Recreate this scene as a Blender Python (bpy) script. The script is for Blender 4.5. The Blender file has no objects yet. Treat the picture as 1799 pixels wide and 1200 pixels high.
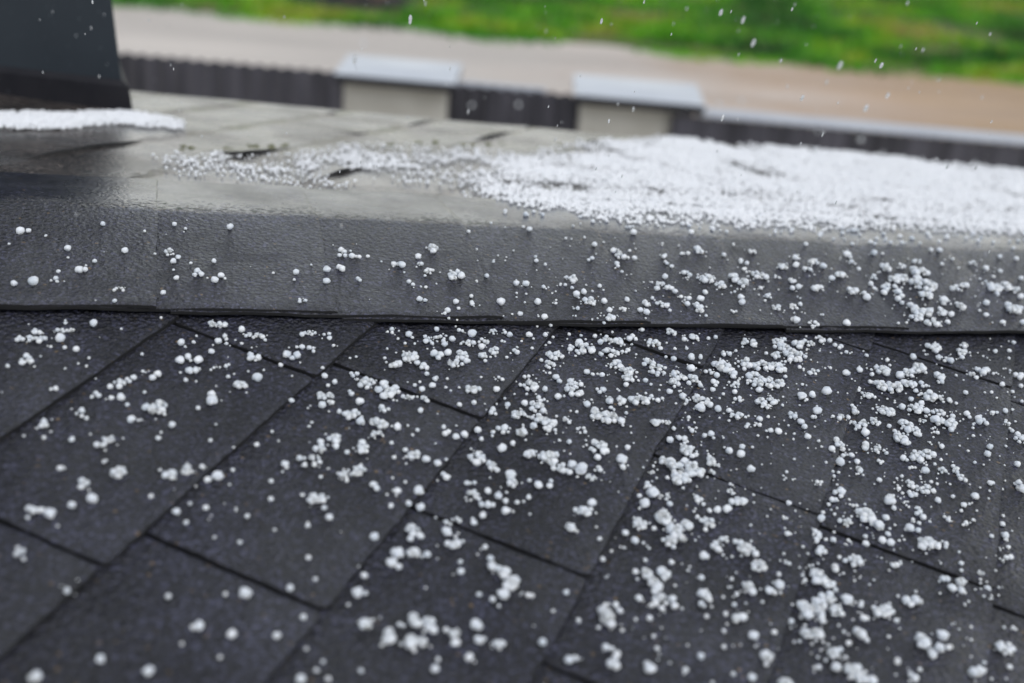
import bpy, math, random
import numpy as np
from mathutils import Vector, Matrix, noise
from mathutils.bvhtree import BVHTree

random.seed(7)
RNG = np.random.default_rng(7)
SC = bpy.context.scene
COL = SC.collection
# camera axes, roof frame (origin, along the ridge, up the near slope, normal), in metres
CAM_LOC = [0.0, 0.0, 2.7]
CAM_RIGHT = [0.9961947, 0.0368336, 0.0789899]
CAM_UP = [-0.0871557, 0.4210101, 0.902859]
CAM_BACK = [0.0, -0.9063078, 0.4226183]
LENS = 42.087
ROOF_O = [-0.00118, 1.03969, 2.23009]
ROOF_X = [0.9539917, 0.292566, -0.065612]
ROOF_Y = [-0.2804401, 0.948084, 0.149967]
ROOF_Z = [0.1060809, -0.1246671, 0.9865115]

# ---------------------------------------------------------------- camera
cam_data = bpy.data.cameras.new('camera')
cam = bpy.data.objects.new('camera', cam_data)
COL.objects.link(cam)
cam.matrix_world = Matrix([[CAM_RIGHT[i], CAM_UP[i], CAM_BACK[i], CAM_LOC[i]] for i in range(3)] + [[0, 0, 0, 1]])
cam_data.sensor_width = 36.0
cam_data.lens = LENS
cam_data.clip_start = 0.02
cam_data.clip_end = 2000.0
cam_data.dof.use_dof = True
cam_data.dof.focus_distance = 1.14
cam_data.dof.aperture_fstop = 2.9
cam_data.dof.aperture_blades = 0
SC.camera = cam

# ---------------------------------------------------------------- daylight under cloud
SUN_EL, SUN_AZ = math.radians(62), math.radians(150)   # azimuth from +Y (ahead), clockwise
world = bpy.data.worlds.new('World')
SC.world = world
world.use_nodes = True
wn = world.node_tree
wn.nodes.clear()
sky = wn.nodes.new('ShaderNodeTexSky')
sky.sky_type = 'NISHITA'
sky.sun_disc = False
sky.sun_elevation = SUN_EL
sky.sun_rotation = SUN_AZ
sky.air_density = 1.5
sky.dust_density = 0.3
sky.ozone_density = 1.0
hs = wn.nodes.new('ShaderNodeHueSaturation')
hs.inputs['Saturation'].default_value = 0.30
bg = wn.nodes.new('ShaderNodeBackground')
bg.inputs['Strength'].default_value = 0.14
wo = wn.nodes.new('ShaderNodeOutputWorld')
wn.links.new(sky.outputs[0], hs.inputs['Color'])
wn.links.new(hs.outputs[0], bg.inputs['Color'])
wn.links.new(bg.outputs[0], wo.inputs['Surface'])
sun_data = bpy.data.lights.new('sun', 'SUN')
sun_data.energy = 1.1
sun_data.angle = math.radians(60)
sun_data.color = (1.0, 0.97, 0.93)
sun = bpy.data.objects.new('sun', sun_data)
COL.objects.link(sun)
sd = Vector((math.sin(SUN_AZ) * math.cos(SUN_EL), math.cos(SUN_AZ) * math.cos(SUN_EL), math.sin(SUN_EL)))
sun.rotation_euler = sd.to_track_quat('Z', 'Y').to_euler()
SC.view_settings.view_transform = 'Standard'
SC.view_settings.look = 'None'
SC.view_settings.gamma = 1.0
SC.view_settings.use_curve_mapping = False
SC.view_settings.exposure = 0.17

# ---------------------------------------------------------------- helpers
def tag(o, label=None, cat=None, group=None, kind=None):
    if label: o['label'] = label
    if cat: o['category'] = cat
    if group: o['group'] = group
    if kind: o['kind'] = kind
    return o


def mesh_np(name, verts, faces, mat, parent=None, smooth=True):
    """verts (n,3) array, faces either (m,k) array or a list of tuples"""
    me = bpy.data.meshes.new(name)
    verts = np.asarray(verts, dtype=np.float32)
    if isinstance(faces, np.ndarray):
        m, k = faces.shape
        me.vertices.add(len(verts)); me.vertices.foreach_set('co', verts.ravel())
        me.loops.add(m * k); me.loops.foreach_set('vertex_index', faces.astype(np.int32).ravel())
        me.polygons.add(m)
        me.polygons.foreach_set('loop_start', np.arange(0, m * k, k, dtype=np.int32))
        me.polygons.foreach_set('loop_total', np.full(m, k, dtype=np.int32))
        me.update(calc_edges=True)
        me.validate()
    else:
        me.from_pydata([tuple(v) for v in verts], [], faces)
        me.update()
    if smooth:
        me.polygons.foreach_set('use_smooth', np.ones(len(me.polygons), dtype=bool))
    if mat: me.materials.append(mat)
    o = bpy.data.objects.new(name, me)
    COL.objects.link(o)
    if parent: o.parent = parent
    return o


def empty(name, matrix=None, parent=None):
    o = bpy.data.objects.new(name, None)
    o.empty_display_size = 0.1
    COL.objects.link(o)
    if parent: o.parent = parent
    if matrix is not None: o.matrix_world = matrix
    return o


class MB:
    """collects boxes and strips into one mesh"""
    def __init__(s): s.v = []; s.f = []
    def box(s, x0, x1, y0, y1, z0, z1):
        b = len(s.v)
        s.v += [(x0, y0, z0), (x1, y0, z0), (x1, y1, z0), (x0, y1, z0), (x0, y0, z1), (x1, y0, z1), (x1, y1, z1), (x0, y1, z1)]
        s.f += [tuple(b + i for i in q) for q in ((0, 3, 2, 1), (4, 5, 6, 7), (0, 1, 5, 4), (1, 2, 6, 5), (2, 3, 7, 6), (3, 0, 4, 7))]
    def loft(s, rings):
        """rings of equal length, joined and capped"""
        b = len(s.v); n = len(rings[0])
        for r in rings: s.v += list(r)
        for k in range(len(rings) - 1):
            for i in range(n):
                j = (i + 1) % n
                s.f.append((b + k * n + i, b + k * n + j, b + (k + 1) * n + j, b + (k + 1) * n + i))
        s.f.append(tuple(b + i for i in range(n))[::-1])
        s.f.append(tuple(b + (len(rings) - 1) * n + i for i in range(n)))
    def build(s, name, mat, parent=None, bevel=0.0):
        o = mesh_np(name, np.array(s.v), s.f, mat, parent, smooth=False)
        if bevel:
            m = o.modifiers.new('edge', 'BEVEL'); m.width = bevel; m.segments = 2; m.limit_method = 'ANGLE'
        return o


class NT:
    """small helper for writing node trees"""
    def __init__(s, name):
        s.m = bpy.data.materials.new(name); s.m.use_nodes = True
        s.t = s.m.node_tree; s.t.nodes.clear()
        s.out = s.t.nodes.new('ShaderNodeOutputMaterial')
        s.p = s.t.nodes.new('ShaderNodeBsdfPrincipled')
        s.t.links.new(s.p.outputs[0], s.out.inputs['Surface'])
        s.tc = s.t.nodes.new('ShaderNodeTexCoord')
    def link(s, a, b): s.t.links.new(a, b)
    def put(s, sock, val):
        if hasattr(val, 'is_output') or isinstance(val, bpy.types.NodeSocket): s.t.links.new(val, sock)
        else: sock.default_value = val
    def coord(s, scale=(1, 1, 1), which='Object'):
        mp = s.t.nodes.new('ShaderNodeMapping'); mp.inputs['Scale'].default_value = scale
        s.link(s.tc.outputs[which], mp.inputs['Vector']); return mp.outputs[0]
    def noise(s, scale, detail=3, rough=0.55, vec=None, dist=0.0):
        n = s.t.nodes.new('ShaderNodeTexNoise')
        n.inputs['Scale'].default_value = scale; n.inputs['Detail'].default_value = detail
        n.inputs['Roughness'].default_value = rough; n.inputs['Distortion'].default_value = dist
        s.link(vec if vec is not None else s.tc.outputs['Object'], n.inputs['Vector']); return n.outputs['Fac']
    def voronoi(s, scale, out='Distance', vec=None, feature='F1'):
        n = s.t.nodes.new('ShaderNodeTexVoronoi'); n.feature = feature
        n.inputs['Scale'].default_value = scale
        s.link(vec if vec is not None else s.tc.outputs['Object'], n.inputs['Vector']); return n.outputs[out]
    def ramp(s, fac, stops):
        r = s.t.nodes.new('ShaderNodeValToRGB'); e = r.color_ramp.elements
        while len(e) < len(stops): e.new(0.5)
        for k, (pos, c) in enumerate(stops):
            e[k].position = pos; e[k].color = (c, c, c, 1) if not isinstance(c, (tuple, list)) else tuple(c) + (1,)
        s.link(fac, r.inputs['Fac']); return r.outputs['Color']
    def mix(s, fac, a, b, mode='MIX'):
        n = s.t.nodes.new('ShaderNodeMix'); n.data_type = 'RGBA'; n.blend_type = mode
        s.put(n.inputs[0], fac)
        for sock, v in ((n.inputs[6], a), (n.inputs[7], b)):
            s.put(sock, tuple(v) + (1,) if isinstance(v, (tuple, list)) and len(v) == 3 else v)
        return n.outputs[2]
    def math(s, op, a, b=0.0):
        n = s.t.nodes.new('ShaderNodeMath'); n.operation = op
        s.put(n.inputs[0], a); s.put(n.inputs[1], b); return n.outputs[0]
    def bump(s, h, strength=0.5, dist=0.001, normal=None):
        n = s.t.nodes.new('ShaderNodeBump'); n.inputs['Strength'].default_value = strength
        n.inputs['Distance'].default_value = dist; s.link(h, n.inputs['Height'])
        if normal is not None: s.link(normal, n.inputs['Normal'])
        return n.outputs[0]
    def set(s, **kw):
        for k, v in kw.items():
            s.put(s.p.inputs[k.replace('_', ' ')], tuple(v) + (1,) if isinstance(v, (tuple, list)) and len(v) == 3 and 'Radius' not in k else v)
        return s.m


# ---------------------------------------------------------------- materials
def mat_shingle(name, tone, wet_lo, wet_hi, grain=0.8, film_k=0.55, film_from=None, film_ior=1.42, pool_ior=1.9):
    """mineral granules under rain water; from film_from (metres up the slope) on, the water stands as a closed film"""
    n = NT(name)
    gran = n.voronoi(420, 'Color')
    gsep = n.t.nodes.new('ShaderNodeSeparateColor'); n.link(gran, gsep.inputs[0])
    base = n.ramp(gsep.outputs[0], [(0.0, tuple(.25 * c for c in tone)), (0.45, tuple(.75 * c for c in tone)), (0.8, tuple(1.5 * c for c in tone)), (1.0, tuple(4.2 * c for c in tone))])  # granule tones; the brightest ones paint sky glints into the colour
    odd = n.ramp(gsep.outputs[1], [(0.0, 0.0), (0.995, 0.0), (0.998, 1.0)])
    base = n.mix(odd, base, (0.13, 0.085, 0.04))
    base = n.mix(1.0, base, n.ramp(n.noise(9, 5), [(0.32, 0.5), (0.68, 1.5)]), 'MULTIPLY')
    wet = n.noise(5.5, 3, 0.5)
    film = None
    if film_from is not None:
        xyz = n.t.nodes.new('ShaderNodeSeparateXYZ'); n.link(n.tc.outputs['Object'], xyz.inputs[0])
        yy = n.math('ADD', xyz.outputs[1], n.math('MULTIPLY', n.math('SUBTRACT', n.noise(12, 5), 0.5), 0.09))
        yy = n.math('ADD', yy, n.math('MULTIPLY', n.math('SUBTRACT', n.noise(150, 4, 0.75), 0.5), 0.24))
        film = n.ramp(n.math('MULTIPLY', n.math('SUBTRACT', yy, film_from - .03), 18.0), [(0.1, 0.0), (0.9, 1.0)])
    inv = n.math('SUBTRACT', 1.0, film) if film is not None else None
    def blend(dry, filmed):
        if film is None: return dry
        a = n.math('MULTIPLY', inv, dry); return n.math('ADD', a, n.math('MULTIPLY', film, filmed))
    g1 = n.noise(250, 3, 0.7)
    h = n.math('ADD', g1, n.math('MULTIPLY', n.voronoi(230, 'Distance'), 0.7))
    h = n.math('ADD', h, n.math('MULTIPLY', n.noise(120, 3), 0.35))
    nb = n.bump(h, 0.8, 0.0022)
    fb = n.bump(n.math('ADD', h, n.math('MULTIPLY', n.noise(210, 3, 0.7), 1.3)), 0.5, 0.0030)
    if film is not None:
        n.link(blend(grain, 0.25), nb.node.inputs['Strength']); n.link(blend(film_k, 0.13), fb.node.inputs['Strength'])
    else:
        nb.node.inputs['Strength'].default_value = grain; fb.node.inputs['Strength'].default_value = film_k
    wetness = n.ramp(wet, [(0.35, wet_lo), (0.65, wet_hi)])
    n.set(Base_Color=base, Roughness=blend(n.ramp(wet, [(0.3, 0.62), (0.7, 0.40)]), 0.26), Specular_IOR_Level=blend(0.32, 0.5), IOR=blend(1.45, pool_ior), Normal=nb,
          Coat_Weight=blend(wetness, n.ramp(n.noise(8, 5), [(0.33, 0.15), (0.6, 1.0)])), Coat_Roughness=blend(0.10, n.ramp(n.noise(11, 4), [(0.35, 0.17), (0.7, 0.38)])), Coat_IOR=blend(film_ior, pool_ior))
    n.link(fb, n.p.inputs['Coat Normal'])
    return n.m

M_SHINGLE = mat_shingle('wet_shingle', (0.0112, 0.0116, 0.0195), 0.45, 1.0, 1.0, 1.0)
M_CAP = mat_shingle('wet_cap_shingle', (0.0120, 0.0122, 0.0205), 0.8, 1.0, 1.0, 1.0, 0.195, 1.5, 1.9)
M_BACK = mat_shingle('wet_far_shingle', (0.056, 0.047, 0.042), 0.7, 1.0, 0.35, 0.12, -5.0, 1.5, 1.9)  # lighter, warmer tone than the near shingles paints in reflected sky and road

nc = NT('cut_asphalt_edge'); nc.set(Base_Color=(0.009, 0.009, 0.010), Roughness=0.75)
M_CUT = nc.m

def mat_hail(name, col, sss=0.7, icy_k=0.8):
    n = NT(name)
    v = n.noise(160, 2)
    c = n.mix(n.ramp(v, [(0.3, 0.0), (0.7, 1.0)]), tuple(.88 * x for x in col), col)
    icy = n.ramp(n.noise(70, 2), [(0.35, icy_k), (0.62, 0.0)])
    c = n.mix(icy, c, (0.50, 0.55, 0.61))
    nb = n.bump(n.noise(420, 2), 0.25, 0.0006)
    n.set(Base_Color=c, Roughness=0.2, IOR=1.31, Normal=nb, Subsurface_Weight=sss, Subsurface_Scale=0.0045,
          Subsurface_Radius=(1.0, 1.0, 1.1))
    return n.m

M_HAIL = mat_hail('hail_ice', (0.80, 0.82, 0.86))
M_PILE = mat_hail('hail_heap_ice', (0.93, 0.94, 0.96), 0.0, 0.15)
COURSE_O = [-0.33388, -0.91557]
COURSE_P = [0.594452, 0.804438]
COURSE_Q = [-0.804438, 0.594452]
COURSE_Q0 = 0.52651
COURSE_W = 0.143
BIG_PILE = [(0.0975, 0.2762), (0.1588, 0.3958), (0.2117, 0.4578), (0.2838, 0.5556), (0.3963, 0.6670), (0.5106, 0.7708), (0.6122, 0.8247), (0.7273, 0.8203), (0.9058, 0.8134), (1.0757, 0.7821), (1.3053, 0.7389), (1.4318, 0.7256), (0.8866, 0.0931), (0.8060, 0.1107), (0.7339, 0.1362), (0.6399, 0.1308), (0.5452, 0.1182), (0.4569, 0.1098), (0.3290, 0.0927), (0.2336, 0.0818), (0.1865, 0.0928), (0.1238, 0.1217), (0.0895, 0.1781), (0.0777, 0.2161)]
LEFT_PILE = [(-0.2881, 0.2992), (-0.2383, 0.3323), (-0.1781, 0.3659), (-0.1135, 0.4063), (-0.0597, 0.4529), (0.0062, 0.5013), (0.0678, 0.5102), (0.1353, 0.5356), (0.1650, 0.5122), (0.1347, 0.4316), (0.0583, 0.3225), (0.0240, 0.2734), (-0.0255, 0.2888), (-0.0697, 0.2903), (-0.1350, 0.2334), (-0.1769, 0.2279), (-0.2241, 0.2276), (-0.2565, 0.2425), (-0.2825, 0.2596)]
CHIMNEY_PILE = [(-0.5995, 0.5404), (-0.5325, 0.5745), (-0.4612, 0.6108), (-0.3572, 0.6638), (-0.3042, 0.6385), (-0.3286, 0.5722), (-0.3822, 0.5525), (-0.4538, 0.5040), (-0.5231, 0.4867), (-0.5886, 0.4656)]
MOSS = [(-0.2409, 0.4202, -0.1363, 0.4795), (-0.3073, 0.3902, -0.2781, 0.4102), (0.0001, 0.5383, 0.1158, 0.6053), (0.1205, 0.5860, 0.2191, 0.6415), (0.2890, 0.6473, 0.3217, 0.6714)]
EAVE = (-0.1196, 0.9114)
HAIL_BIG = """2416,-2732,432,7,66,76|big clump of hailstones on the lower near slope, far right, leftmost
-3245,-1274,361,9,84,81|big clump of hailstones on the upper middle slope, far left
655,-2856,437,6,53,93|big clump of hailstones on the lower near slope, centre right
-207,-3685,478,4,31,57|small clump of hailstones on the lowest shingles in view, centre right, leftmost
-160,-1938,394,8,72,75|big clump of hailstones on the lower middle slope, centre right, leftmost
519,-1421,399,8,100,67|big clump of hailstones on the upper middle slope, centre right, fourth from left
5124,906,520,8,130,99|big clump of hailstones on the upper ridge cap, far right, third from left
592,-2699,505,4,38,51|small clump of hailstones on the lower near slope, centre right, fourth from left
926,-2084,402,7,60,77|big clump of hailstones on the lower middle slope, centre right, third from left
1442,-4331,392,5,45,57|small clump of hailstones on the lowest shingles in view, right, seventh from left
-90,-1484,357,8,114,75|big clump of hailstones on the upper middle slope, centre right, second from left
2785,-3091,392,6,62,57|big clump of hailstones on the lower near slope, far right, second from left
1307,-3948,347,6,66,39|big clump of hailstones on the lowest shingles in view, right
308,-1837,369,7,84,68|big clump of hailstones on the lower middle slope, centre right, second from left
1076,-2142,436,5,57,50|small clump of hailstones on the lower middle slope, right, leftmost
1641,-3405,399,5,58,58|small clump of hailstones on the lower near slope, right, fifth from left
-758,-1923,323,8,74,74|big clump of hailstones on the lower middle slope, centre left, second from left
5990,450,516,6,82,87|big clump of hailstones on the lower ridge cap, far right, third from left
3715,-918,450,6,71,66|big clump of hailstones on the upper near slope, far right
-830,-3363,397,4,43,38|small clump of hailstones on the lower near slope, centre left, second from left
4737,355,457,7,104,73|big clump of hailstones on the lower ridge cap, far right, leftmost
2826,-397,418,7,84,77|big clump of hailstones on shingles tight below the ridge cap, right, third from left
-1636,-3829,422,3,16,43|trio of joined hailstones on the lowest shingles in view, centre left, second from left
616,-327,361,8,108,83|big clump of hailstones on shingles tight below the ridge cap, centre right, second from left
1059,-2045,371,6,44,82|big clump of hailstones on the lower middle slope, right, leftmost
1980,-3784,330,6,69,57|big clump of hailstones on the lowest shingles in view, far right
1383,-3708,355,5,44,52|small clump of hailstones on the lowest shingles in view, right, second from left
4174,-576,544,4,54,63|small clump of hailstones on the upper near slope, far right, fifth from left
1141,-1857,343,7,62,83|big clump of hailstones on the lower middle slope, right, second from left
262,-3351,383,4,32,52|small clump of hailstones on the lower near slope, centre right, third from left
1125,-3064,404,4,53,50|small clump of hailstones on the lower near slope, right, second from left
-867,-3234,430,3,23,35|trio of joined hailstones on the lower near slope, centre left
-1765,-3778,395,3,13,39|trio of joined hailstones on the lowest shingles in view, centre left, leftmost
-423,744,415,6,83,66|big clump of hailstones on the lower ridge cap, centre left
-1369,-1049,356,6,75,70|big clump of hailstones on the upper middle slope, centre left
-56,-920,373,6,68,69|big clump of hailstones on the upper near slope, centre right, leftmost
5060,1010,479,6,96,88|big clump of hailstones on the upper ridge cap, far right, second from left
6045,920,531,5,75,66|small clump of hailstones on the upper ridge cap, far right, fifth from left
912,-1164,342,7,82,65|big clump of hailstones on the upper middle slope, centre right, fifth from left
2406,-583,371,7,100,60|big clump of hailstones on the upper near slope, right, leftmost
2307,-852,363,7,109,64|big clump of hailstones on the upper near slope, right, second from left
3329,-1724,456,4,42,52|small clump of hailstones on the lower middle slope, far right, second from left
1583,-3628,330,5,51,41|small clump of hailstones on the lowest shingles in view, right, fourth from left
1171,-3272,306,6,58,58|big clump of hailstones on the lower near slope, right, leftmost
3339,-1983,361,6,61,59|big clump of hailstones on the lower middle slope, far right
-1889,-1115,286,8,86,77|big clump of hailstones on the upper middle slope, left
855,-396,325,8,98,68|big clump of hailstones on shingles tight below the ridge cap, centre right, third from left
-1569,-3654,376,3,19,47|trio of joined hailstones on the lowest shingles in view, centre left, third from left
623,-3546,410,3,26,40|trio of joined hailstones on the lowest shingles in view, right, leftmost
2800,-4203,416,3,33,48|trio of joined hailstones on the lowest shingles in view, far right, fifth from left
2140,-4112,498,2,15,44|pair of joined hailstones on the lowest shingles in view, far right, fourth from left
-3506,-2071,350,4,38,47|small clump of hailstones on the lower middle slope, far left
2034,-3261,377,4,47,47|small clump of hailstones on the lower near slope, far right
1503,-3686,357,4,45,48|small clump of hailstones on the lowest shingles in view, right, third from left
-2107,-1934,247,9,83,71|big clump of hailstones on the lower middle slope, left, second from left
-1883,-1678,333,5,61,49|small clump of hailstones on the upper middle slope, left
681,-1169,374,5,78,51|small clump of hailstones on the upper middle slope, centre right, third from left
5202,1230,486,5,80,60|small clump of hailstones on the upper ridge cap, far right, fourth from left
6203,977,490,5,89,54|small clump of hailstones on the upper ridge cap, far right, sixth from left
1944,-566,404,5,62,59|small clump of hailstones on the upper near slope, right, second from left
2012,-596,404,5,73,69|small clump of hailstones on the upper near slope, right, third from left
3759,-607,422,5,73,67|small clump of hailstones on the upper near slope, far right, second from left
-1090,-514,340,6,61,64|big clump of hailstones on the upper near slope, centre left, leftmost
940,-693,355,6,71,57|big clump of hailstones on the upper near slope, centre right, second from left
1433,-790,357,6,61,67|big clump of hailstones on the upper near slope, centre right, third from left
340,-1012,341,6,68,69|big clump of hailstones on the upper middle slope, centre right, third from left
-80,-1253,331,6,73,63|big clump of hailstones on the upper middle slope, centre right, leftmost
2566,-596,372,6,63,70|big clump of hailstones on the upper near slope, right, third from left
3028,-1487,354,6,64,67|big clump of hailstones on the upper middle slope, far right, leftmost
1541,-1130,349,6,80,66|big clump of hailstones on the upper middle slope, right
943,-182,312,8,129,50|big clump of hailstones on shingles tight below the ridge cap, centre right, fourth from left
-1485,-1502,374,4,59,38|small clump of hailstones on the upper middle slope, centre left, third from left
425,-1380,399,4,43,54|small clump of hailstones on the upper middle slope, centre right, second from left
317,-433,320,7,78,62|big clump of hailstones on shingles tight below the ridge cap, centre right, leftmost
2455,-166,344,7,88,57|big clump of hailstones on shingles tight below the ridge cap, right, leftmost
-2118,-2409,385,3,30,20|trio of joined hailstones on the lower middle slope, left, second from left
-1475,-3686,349,3,24,44|trio of joined hailstones on the lowest shingles in view, centre left, fifth from left
378,-3317,386,3,33,44|trio of joined hailstones on the lower near slope, centre right
-198,-3734,364,3,34,30|trio of joined hailstones on the lowest shingles in view, centre right, leftmost
-281,-4107,350,3,30,40|trio of joined hailstones on the lowest shingles in view, centre right, second from left
2396,-4433,373,3,34,23|trio of joined hailstones on the lowest shingles in view, far right, fourth from left
-1424,-2753,294,5,50,56|small clump of hailstones on the lower near slope, centre left, leftmost
1608,-3749,297,5,48,48|small clump of hailstones on the lowest shingles in view, right, sixth from left
1383,-4156,284,5,37,46|small clump of hailstones on the lowest shingles in view, right, fifth from left
-1749,-2087,278,6,56,58|big clump of hailstones on the lower middle slope, centre left, leftmost
-1674,-1813,348,4,47,47|small clump of hailstones on the lower middle slope, centre left, second from left
-1321,-3782,294,4,43,25|small clump of hailstones on the lowest shingles in view, centre left
383,-2748,343,4,50,38|small clump of hailstones on the lower near slope, centre right, leftmost
239,-3284,326,4,38,36|small clump of hailstones on the lower near slope, centre right, second from left
260,-3558,318,4,49,47|small clump of hailstones on the lowest shingles in view, centre right, second from left
894,-2222,364,4,43,49|small clump of hailstones on the lower middle slope, centre right, fifth from left
3883,-1469,471,3,47,44|trio of joined hailstones on the upper middle slope, far right
-1699,-1351,313,5,69,42|small clump of hailstones on the upper middle slope, centre left, leftmost
918,-814,351,5,60,57|small clump of hailstones on the upper near slope, centre right, fourth from left
1213,-594,360,5,58,68|small clump of hailstones on the upper near slope, centre right, fifth from left
342,-911,343,5,58,51|small clump of hailstones on the upper near slope, centre right, second from left
2355,882,406,5,77,55|small clump of hailstones on the upper ridge cap, right, leftmost
2256,-760,365,5,69,59|small clump of hailstones on the upper near slope, right, fifth from left
3586,-880,375,5,49,66|small clump of hailstones on the upper near slope, far right, leftmost
3521,-1502,358,5,54,63|small clump of hailstones on the upper middle slope, far right, fifth from left
3523,-1588,356,5,61,72|small clump of hailstones on the upper middle slope, far right, sixth from left
-1897,-3661,398,2,13,14|pair of joined hailstones on the lowest shingles in view, centre left, leftmost
836,-4169,418,2,20,15|pair of joined hailstones on the lowest shingles in view, right, second from left
2727,-2560,510,2,24,23|pair of joined hailstones on the lower near slope, far right, second from left
-2696,-294,298,6,73,54|big clump of hailstones on shingles tight below the ridge cap, left, leftmost
4742,157,369,6,94,55|big clump of hailstones on the lower ridge cap, far right, second from left
2438,-878,327,6,80,49|big clump of hailstones on the upper near slope, right, fourth from left
4596,-183,361,6,80,65|big clump of hailstones on shingles tight below the ridge cap, far right
3433,-1293,326,6,69,54|big clump of hailstones on the upper middle slope, far right, second from left
-1541,-941,358,4,55,44|small clump of hailstones on the upper near slope, centre left, leftmost
4019,-1068,411,4,52,56|small clump of hailstones on the upper middle slope, far right, eighth from left
3994,-1506,399,4,40,64|small clump of hailstones on the upper middle slope, far right, tenth from left
-3141,-2123,353,3,38,28|trio of joined hailstones on the lower middle slope, left, leftmost
1321,-2546,392,3,33,40|trio of joined hailstones on the lower near slope, right, second from left
1837,-2957,385,3,35,43|trio of joined hailstones on the lower near slope, right, third from left
-1646,-3077,411,2,11,15|pair of joined hailstones on the lower near slope, centre left, leftmost
4638,876,342,7,120,81|big clump of hailstones on the upper ridge cap, far right, leftmost
1179,-3124,279,5,59,42|small clump of hailstones on the lower near slope, right, fourth from left
3463,-1953,327,5,62,49|small clump of hailstones on the lower middle slope, far right, fourth from left
-1281,-1915,318,4,48,47|small clump of hailstones on the lower middle slope, centre left, third from left
-71,-2086,325,4,42,57|small clump of hailstones on the lower middle slope, centre right, third from left
557,-2944,308,4,46,42|small clump of hailstones on the lower near slope, centre right, fifth from left
991,-3478,298,4,33,40|small clump of hailstones on the lower near slope, right, third from left
896,-4365,274,4,44,26|small clump of hailstones on the lowest shingles in view, right, leftmost
4187,-2402,358,4,36,53|small clump of hailstones on the lower middle slope, far right, seventh from left
1691,-3465,305,4,43,45|small clump of hailstones on the lower near slope, right, sixth from left
-1588,-1459,374,3,62,29|trio of joined hailstones on the upper middle slope, centre left, leftmost
-3936,-3934,333,2,21,10|pair of joined hailstones on the lowest shingles in view, far left
492,-2502,448,2,13,26|pair of joined hailstones on the lower near slope, centre right, third from left
-49,-4170,378,2,19,26|pair of joined hailstones on the lowest shingles in view, centre right
-3024,-2059,237,6,39,52|big clump of hailstones on the lower middle slope, left, leftmost
-648,-2032,256,6,42,52|big clump of hailstones on the lower middle slope, centre left, third from left
-4205,-346,284,5,76,38|small clump of hailstones on shingles tight below the ridge cap, far left
-4252,-654,276,5,55,62|small clump of hailstones on the upper near slope, far left, leftmost
-2585,-966,283,5,57,51|small clump of hailstones on the upper near slope, left
-588,-497,311,5,66,56|small clump of hailstones on shingles tight below the ridge cap, centre left, leftmost
-1030,-1142,292,5,52,44|small clump of hailstones on the upper middle slope, centre left, fourth from left
1380,-235,333,5,56,60|small clump of hailstones on shingles tight below the ridge cap, centre right, leftmost
-267,-1345,294,5,56,44|small clump of hailstones on the upper middle slope, centre right, leftmost
2809,-256,345,5,65,57|small clump of hailstones on shingles tight below the ridge cap, right, second from left
2984,-182,348,5,54,57|small clump of hailstones on shingles tight below the ridge cap, right, third from left
4019,-660,346,5,65,57|small clump of hailstones on the upper near slope, far right, third from left
3916,-856,340,5,57,51|small clump of hailstones on the upper near slope, far right, fourth from left
3384,-1248,327,5,44,49|small clump of hailstones on the upper middle slope, far right, fourth from left
4647,-1722,327,5,40,73|small clump of hailstones on the lower middle slope, far right, sixth from left
-1473,-2995,388,2,20,12|pair of joined hailstones on the lower near slope, centre left, second from left
-221,-2798,411,2,9,21|pair of joined hailstones on the lower near slope, centre right, leftmost
-2728,-58,336,4,77,32|small clump of hailstones on shingles tight below the ridge cap, left, leftmost
-1501,-888,327,4,59,40|small clump of hailstones on the upper near slope, centre left, second from left
4813,1315,441,4,48,59|small clump of hailstones on the upper ridge cap, far right, leftmost
2759,802,408,4,53,61|small clump of hailstones on the lower ridge cap, right, third from left
4892,1088,436,4,57,53|small clump of hailstones on the upper ridge cap, far right, third from left
4763,1038,433,4,52,58|small clump of hailstones on the upper ridge cap, far right, second from left
5007,706,427,4,73,52|small clump of hailstones on the lower ridge cap, far right, second from left
2247,-523,371,4,52,60|small clump of hailstones on the upper near slope, right, fourth from left
3742,-1265,366,4,62,54|small clump of hailstones on the upper middle slope, far right, seventh from left
-1563,-3843,290,3,21,28|trio of joined hailstones on the lowest shingles in view, centre left, fourth from left
334,-3592,318,3,38,43|trio of joined hailstones on the lowest shingles in view, centre right, third from left
968,-2236,364,3,30,45|trio of joined hailstones on the lower middle slope, right, leftmost
2315,-2435,373,3,44,46|trio of joined hailstones on the lower middle slope, right, second from left
1472,-4400,306,3,33,26|trio of joined hailstones on the lowest shingles in view, far right, leftmost
-685,-631,273,6,65,46|big clump of hailstones on the upper near slope, centre left, second from left
2780,-134,309,6,66,52|big clump of hailstones on shingles tight below the ridge cap, right, second from left
-1163,-3735,433,1,0,0|large round hailstone on the lowest shingles in view, centre left
71,-2118,522,1,0,0|large round hailstone on the lower middle slope, centre right, leftmost
-1151,-2930,380,2,26,12|pair of joined hailstones on the lower near slope, centre left, third from left
-47,-2634,404,2,22,29|pair of joined hailstones on the lower near slope, centre right, second from left
280,-3434,381,2,20,36|pair of joined hailstones on the lower near slope, centre right, fourth from left
756,-2790,409,2,22,21|pair of joined hailstones on the lower near slope, right, leftmost
1244,-3478,391,2,21,20|pair of joined hailstones on the lower near slope, right, second from left
2457,-2883,427,2,23,18|pair of joined hailstones on the lower near slope, far right, leftmost
1377,-3770,383,2,24,20|pair of joined hailstones on the lowest shingles in view, right, fourth from left
2330,-3714,397,2,21,12|pair of joined hailstones on the lowest shingles in view, far right, third from left
1683,-3986,379,2,23,24|pair of joined hailstones on the lowest shingles in view, far right, leftmost
1348,-4268,365,2,20,15|pair of joined hailstones on the lowest shingles in view, right, fifth from left
-2453,-554,359,3,55,35|trio of joined hailstones on the upper near slope, left
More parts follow.
